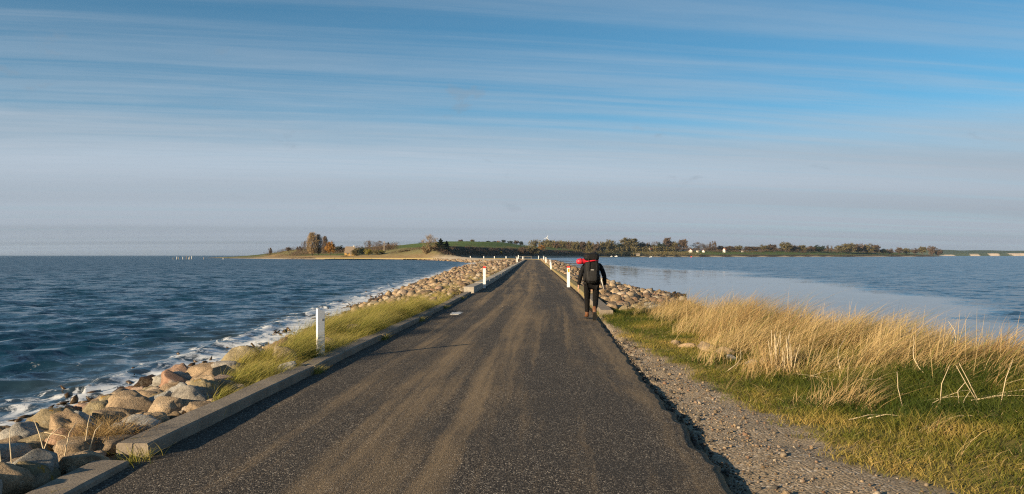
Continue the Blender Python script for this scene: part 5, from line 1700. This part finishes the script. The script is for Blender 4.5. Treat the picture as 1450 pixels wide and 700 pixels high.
# ------------------------------------------------------------------ hiker
def skin_obj(name, chains, mat, parent, sub=2, root=None):
    """chains: lists of (point, radius); equal points are shared"""
    bm = bmesh.new()
    lay_ = bm.verts.layers.skin.verify()
    tab = {}
    def vert(p, rad):
        k = tuple(round(c, 4) for c in p)
        if k not in tab:
            v = bm.verts.new(p)
            rr_ = rad if hasattr(rad, '__len__') else (rad, rad)
            v[lay_].radius = rr_
            tab[k] = v
        return tab[k]
    for ch in chains:
        prev = None
        for p, rad in ch:
            v = vert(p, rad)
            if prev is not None and bm.edges.get((prev, v)) is None:
                bm.edges.new((prev, v))
            prev = v
    first = True
    for v in bm.verts:
        v[lay_].use_root = first
        first = False
    me = bpy.data.meshes.new(name)
    bm.to_mesh(me); bm.free()
    o = link(name, me, mat, parent)
    md = o.modifiers.new('skin', 'SKIN'); md.use_smooth_shade = True
    md.branch_smoothing = 0.4
    ss_ = o.modifiers.new('sub', 'SUBSURF'); ss_.levels = sub; ss_.render_levels = sub
    # bake so that the mesh itself is the figure
    dg = bpy.context.evaluated_depsgraph_get()
    ev = o.evaluated_get(dg)
    nm = bpy.data.meshes.new_from_object(ev)
    nm.materials.clear(); nm.materials.append(mat)
    o.modifiers.clear()
    o.data = nm
    nm.polygons.foreach_set('use_smooth', np.ones(len(nm.polygons), dtype=bool))
    return o


HX, HY = 2.09, 21.05
hk = thing('person', 'hiker in black walking away with hands at sides at the road edge', 'person', (HX, HY, 0.022), 0.0)
pel = (0.02, 0, .96); sp1 = (0.02, .03, 1.12); ch_ = (0.03, .06, 1.34); nk = (.05, .08, 1.50); hb = (.075, .10, 1.585); hc = (.085, .11, 1.66); ht = (.085, .105, 1.735)
LS, RS = (-.17, .06, 1.42), (.24, .06, 1.42)
LE, RE = (-.28, .0, 1.13), (.345, -.02, 1.14)
LWr, RWr = (-.325, .06, .885), (.375, .07, .885)
LH, RH = (-.10, .0, .90), (.13, 0, .90)
LK, RK = (-.085, .19, .51), (.125, .06, .50)
LA, RA = (-.085, .22, .10), (.065, -.30, .235)
LT, RT = (-.09, .43, .035), (.055, -.20, .045)


def hand(w, sgn):
    x, y, z = w
    palm = (x + .008 * sgn, y + .02, z - .075)
    out = [[(w, .026), ((x + .004 * sgn, y + .012, z - .04), (.022, .032)), (palm, (.019, .036))]]
    for i, (dy, L_) in enumerate(((.032, .075), (.011, .085), (-.010, .078), (-.030, .06))):
        out.append([(palm, (.019, .036)), ((x + .008 * sgn, y + .02 + dy, z - .10), .010), ((x + .002 * sgn, y + .024 + dy, z - .10 - L_ * .5), .0085), ((x - .012 * sgn, y + .030 + dy, z - .10 - L_ * .92), .007)])
    out.append([((x + .004 * sgn, y + .012, z - .04), (.022, .032)), ((x - .002 * sgn, y + .055, z - .065), .011), ((x - .010 * sgn, y + .070, z - .10), .009)])
    return out


body = [[(pel, (.13, .10)), (sp1, (.12, .09)), (ch_, (.15, .11)), (nk, .058), (hb, .062), (hc, (.078, .095)), (ht, .055)],
        [(ch_, (.15, .11)), (LS, .06), (LE, .042), (LWr, .026)], [(ch_, (.15, .11)), (RS, .06), (RE, .042), (RWr, .026)],
        [(pel, (.13, .10)), (LH, .085), (LK, .056), (LA, .042), (LT, .03)], [(pel, (.13, .10)), (RH, .085), (RK, .056), (RA, .042), (RT, .03)]]
body += hand(LWr, -1) + hand(RWr, 1)
bo = skin_obj('body', body, M['skin'], hk, 2)
# face: nose and ears (the head looks away, down the road)
bm = bmesh.new()
bmesh.ops.create_uvsphere(bm, u_segments=10, v_segments=8, radius=.5, matrix=Matrix.Translation((hc[0], hc[1] + .095, hc[2] - .015)) @ Matrix.Diagonal((.03, .04, .05, 1)))
for s in (-1, 1):
    bmesh.ops.create_uvsphere(bm, u_segments=8, v_segments=6, radius=.5, matrix=Matrix.Translation((hc[0] + s * .082, hc[1], hc[2] - .02)) @ Matrix.Diagonal((.022, .04, .062, 1)))
link('nose_and_ears', bm_mesh('nose_and_ears', bm, True), M['skin'], hk)
bm = bmesh.new()
for s in (-1, 1):
    bmesh.ops.create_uvsphere(bm, u_segments=8, v_segments=6, radius=.013, matrix=Matrix.Translation((hc[0] + s * .033, hc[1] + .083, hc[2] + .0)))
link('eyes', bm_mesh('eyes', bm, True), M['hair'], hk)
bm = bmesh.new()
bmesh.ops.create_icosphere(bm, subdivisions=3, radius=.5, matrix=Matrix.Translation((hc[0], hc[1] - .012, hc[2] + .025)) @ Matrix.Diagonal((.185, .225, .215, 1)))
for v in bm.verts:
    if v.co.y > hc[1] + .05 and v.co.z < hc[2] + .05:
        v.co.y = hc[1] + .05
link('hair', bm_mesh('hair', bm, True), M['hair'], hk)
jk = [[(pel, (.175, .135)), (sp1, (.17, .13)), (ch_, (.19, .145)), ((nk[0], nk[1] - .005, nk[2] - .01), .085)],
      [(ch_, (.19, .145)), (LS, .092), ((-.235, .03, 1.27), .075), (LE, .066), ((-.305, .03, 1.0), .056), ((LWr[0], LWr[1], LWr[2] + .01), .048)],
      [(ch_, (.19, .145)), (RS, .092), ((.30, .02, 1.27), .075), (RE, .066), ((.362, .03, 1.0), .056), ((RWr[0], RWr[1], RWr[2] + .01), .048)]]
link_j = skin_obj('jacket', jk, M['jacket'], hk, 2)
tr = [[((.02, 0, .93), (.165, .125)), (LH, .108), ((-.09, .10, .70), .096), (LK, .082), ((-.085, .20, .33), .072), ((-.085, .215, .15), .068)],
      [((.02, 0, .93), (.165, .125)), (RH, .108), ((.13, .035, .70), .096), (RK, .084), ((.105, -.11, .38), .072), ((.08, -.22, .295), .064)]]
skin_obj('trousers', tr, M['trousers'], hk, 2)


def boot(parent, loc, pitch, yaw):
    t_ = skin_obj('boot', [[((0, -.04, .26), .062), ((0, -.035, .14), .058), ((0, -.02, .06), (.056, .056)), ((0, .10, .045), (.053, .045)), ((0, .19, .038), (.045, .036))]], M['boot'], parent, 2)
    t_.location = loc; t_.rotation_euler = (pitch, 0, yaw)
    bm = bmesh.new()
    prof = [(-.045, -.085), (.045, -.085), (.052, 0), (.056, .12), (.04, .225), (0, .245), (-.04, .225), (-.056, .12), (-.048, 0)]
    lo = [bm.verts.new((x, y, -.012)) for x, y in prof]; hi = [bm.verts.new((x, y, .026)) for x, y in prof]
    bm.faces.new(lo[::-1]); bm.faces.new(hi)
    for i in range(len(prof)):
        j = (i + 1) % len(prof)
        bm.faces.new((lo[i], lo[j], hi[j], hi[i]))
    link('sole', bm_mesh('sole', bm), M['sole'], t_)
    return t_


boot(hk, (-.086, .25, .012), 0.0, .06)
boot(hk, (.063, -.34, .135), math.radians(-48), -.05)

# backpack, worn on the back
PX, PY_, PZ = HX - 0.005, HY - .215, 0.02
bp_ = thing('backpack', 'large black trekking backpack on the hiker, red strap under its lid', 'backpack', (PX, PY_, .98), 0.0)


def puff(name, cx, cy, cz, sx, sy, sz, mat, e=3.2, parent=None, wob=.02, seed=0):
    bm = bmesh.new()
    bmesh.ops.create_icosphere(bm, subdivisions=4, radius=1.0)
    V_ = np.array([v.co[:] for v in bm.verts])
    k = (np.abs(V_) ** e).sum(1) ** (-1 / e)
    V_ = V_ * k[:, None]
    n_ = fbm(V_[:, 0] * 2.5 + seed, V_[:, 1] * 2.5, V_[:, 2] * 2.5, seed, 3) - .5
    V_ = V_ * (1 + wob * 4 * n_)[:, None] * np.array([sx / 2, sy / 2, sz / 2]) + np.array([cx, cy, cz])
    for v, c in zip(bm.verts, V_):
        v.co = c
    return link(name, bm_mesh(name, bm, True), mat, parent)


puff('main_bag', 0, 0, .30, .40, .28, .64, M['pack'], 3.2, bp_, .025, 1)
puff('lid', -.01, -.01, .68, .40, .30, .20, M['pack'], 3.6, bp_, .03, 2)
puff('front_pocket', 0, -.125, .20, .28, .10, .32, M['packlight'], 3.2, bp_, .03, 3)
puff('side_pocket', -.185, -.01, .15, .08, .16, .26, M['pack'], 3.0, bp_, .03, 4)
puff('side_pocket', .185, -.01, .15, .08, .16, .26, M['pack'], 3.0, bp_, .03, 5)
puff('hip_belt', .02, .14, -.01, .46, .12, .11, M['pack'], 2.6, bp_, .02, 6)
link('red_strap', bm_mesh('red_strap', tube([(-.175, -.10, .56), (-.08, -.148, .575), (.05, -.152, .59), (.165, -.10, .585)], [.013, .016, .016, .013], 8), True), M['redcloth'], bp_)
link('logo_patch', bm_mesh('logo_patch', box_bm(-.04, .04, -.179, -.170, .338, .352, .003)), M['pale'], bp_)
for s in (-1, 1):
    link('webbing', bm_mesh('webbing', tube([(s * .09, -.165, .64), (s * .10, -.176, .45), (s * .10, -.178, .25), (s * .09, -.14, .04)], .009, 5)), M['packlight'], bp_)
    link('shoulder_strap', bm_mesh('shoulder_strap', tube([(s * .12 + .03, .10, .58), (s * .14 + .03, .22, .56), (s * .14 + .03, .37, .46), (s * .16 + .03, .41, .28), (s * .19 + .03, .28, .10)], [.03, .032, .03, .022, .016], 8), True), M['pack'], bp_)
link('bottle', bm_mesh('bottle', tube([(.205, -.05, .10), (.205, -.05, .26), (.205, -.05, .29), (.205, -.05, .32)], [.034, .034, .018, .018], 10), True), M['pale'], bp_)
link('hanging_pole', bm_mesh('hanging_pole', tube([(.215, -.06, .22), (.26, -.05, .04), (.315, -.04, -.16)], [.014, .013, .010], 6), True), M['pale'], bp_)
# rolled red mat strapped across the pack
mt_ = thing('sleeping_mat', 'bright red rolled bag strapped across the backpack sticking out on the left', 'mat roll', (PX - .185, PY_ + .03, 1.55), 0.0)
bm = bmesh.new()
tube([(-.195, 0, -.01), (-.185, 0, -.01), (-.12, 0, -.005), (-.03, 0, 0), (.05, 0, .0), (.13, 0, .005)], [.045, .068, .078, .072, .06, .05], 14, bm)
link('roll', bm_mesh('roll', bm, True), M['redcloth'], mt_)
link('tie', bm_mesh('tie', tube([(-.085, 0, -.004), (-.065, 0, -.003)], .080, 14), True), M['pack'], mt_)
puff('end_bulge', -.19, 0, -.01, .05, .10, .10, M['redcloth'], 2.2, mt_, .03, 9)

# ------------------------------------------------------------------ the air
hm = bpy.data.materials.new('haze')
hm.use_nodes = True
hm.node_tree.nodes.clear()
hh_ = N(hm.node_tree)
pv = hh_.add('ShaderNodeVolumePrincipled')
pv.inputs['Color'].default_value = (0.58, 0.78, 1.0, 1)
pv.inputs['Density'].default_value = 0.00004
pv.inputs['Anisotropy'].default_value = 0.2
ho = hh_.add('ShaderNodeOutputMaterial', {'Volume': pv.outputs[0]})
link('haze', bm_mesh('haze', box_bm(-5200, 5200, -200, 5600, -3.6, 75)), hm, kind='stuff', label='thin pale sea haze over the water and island', cat='haze')
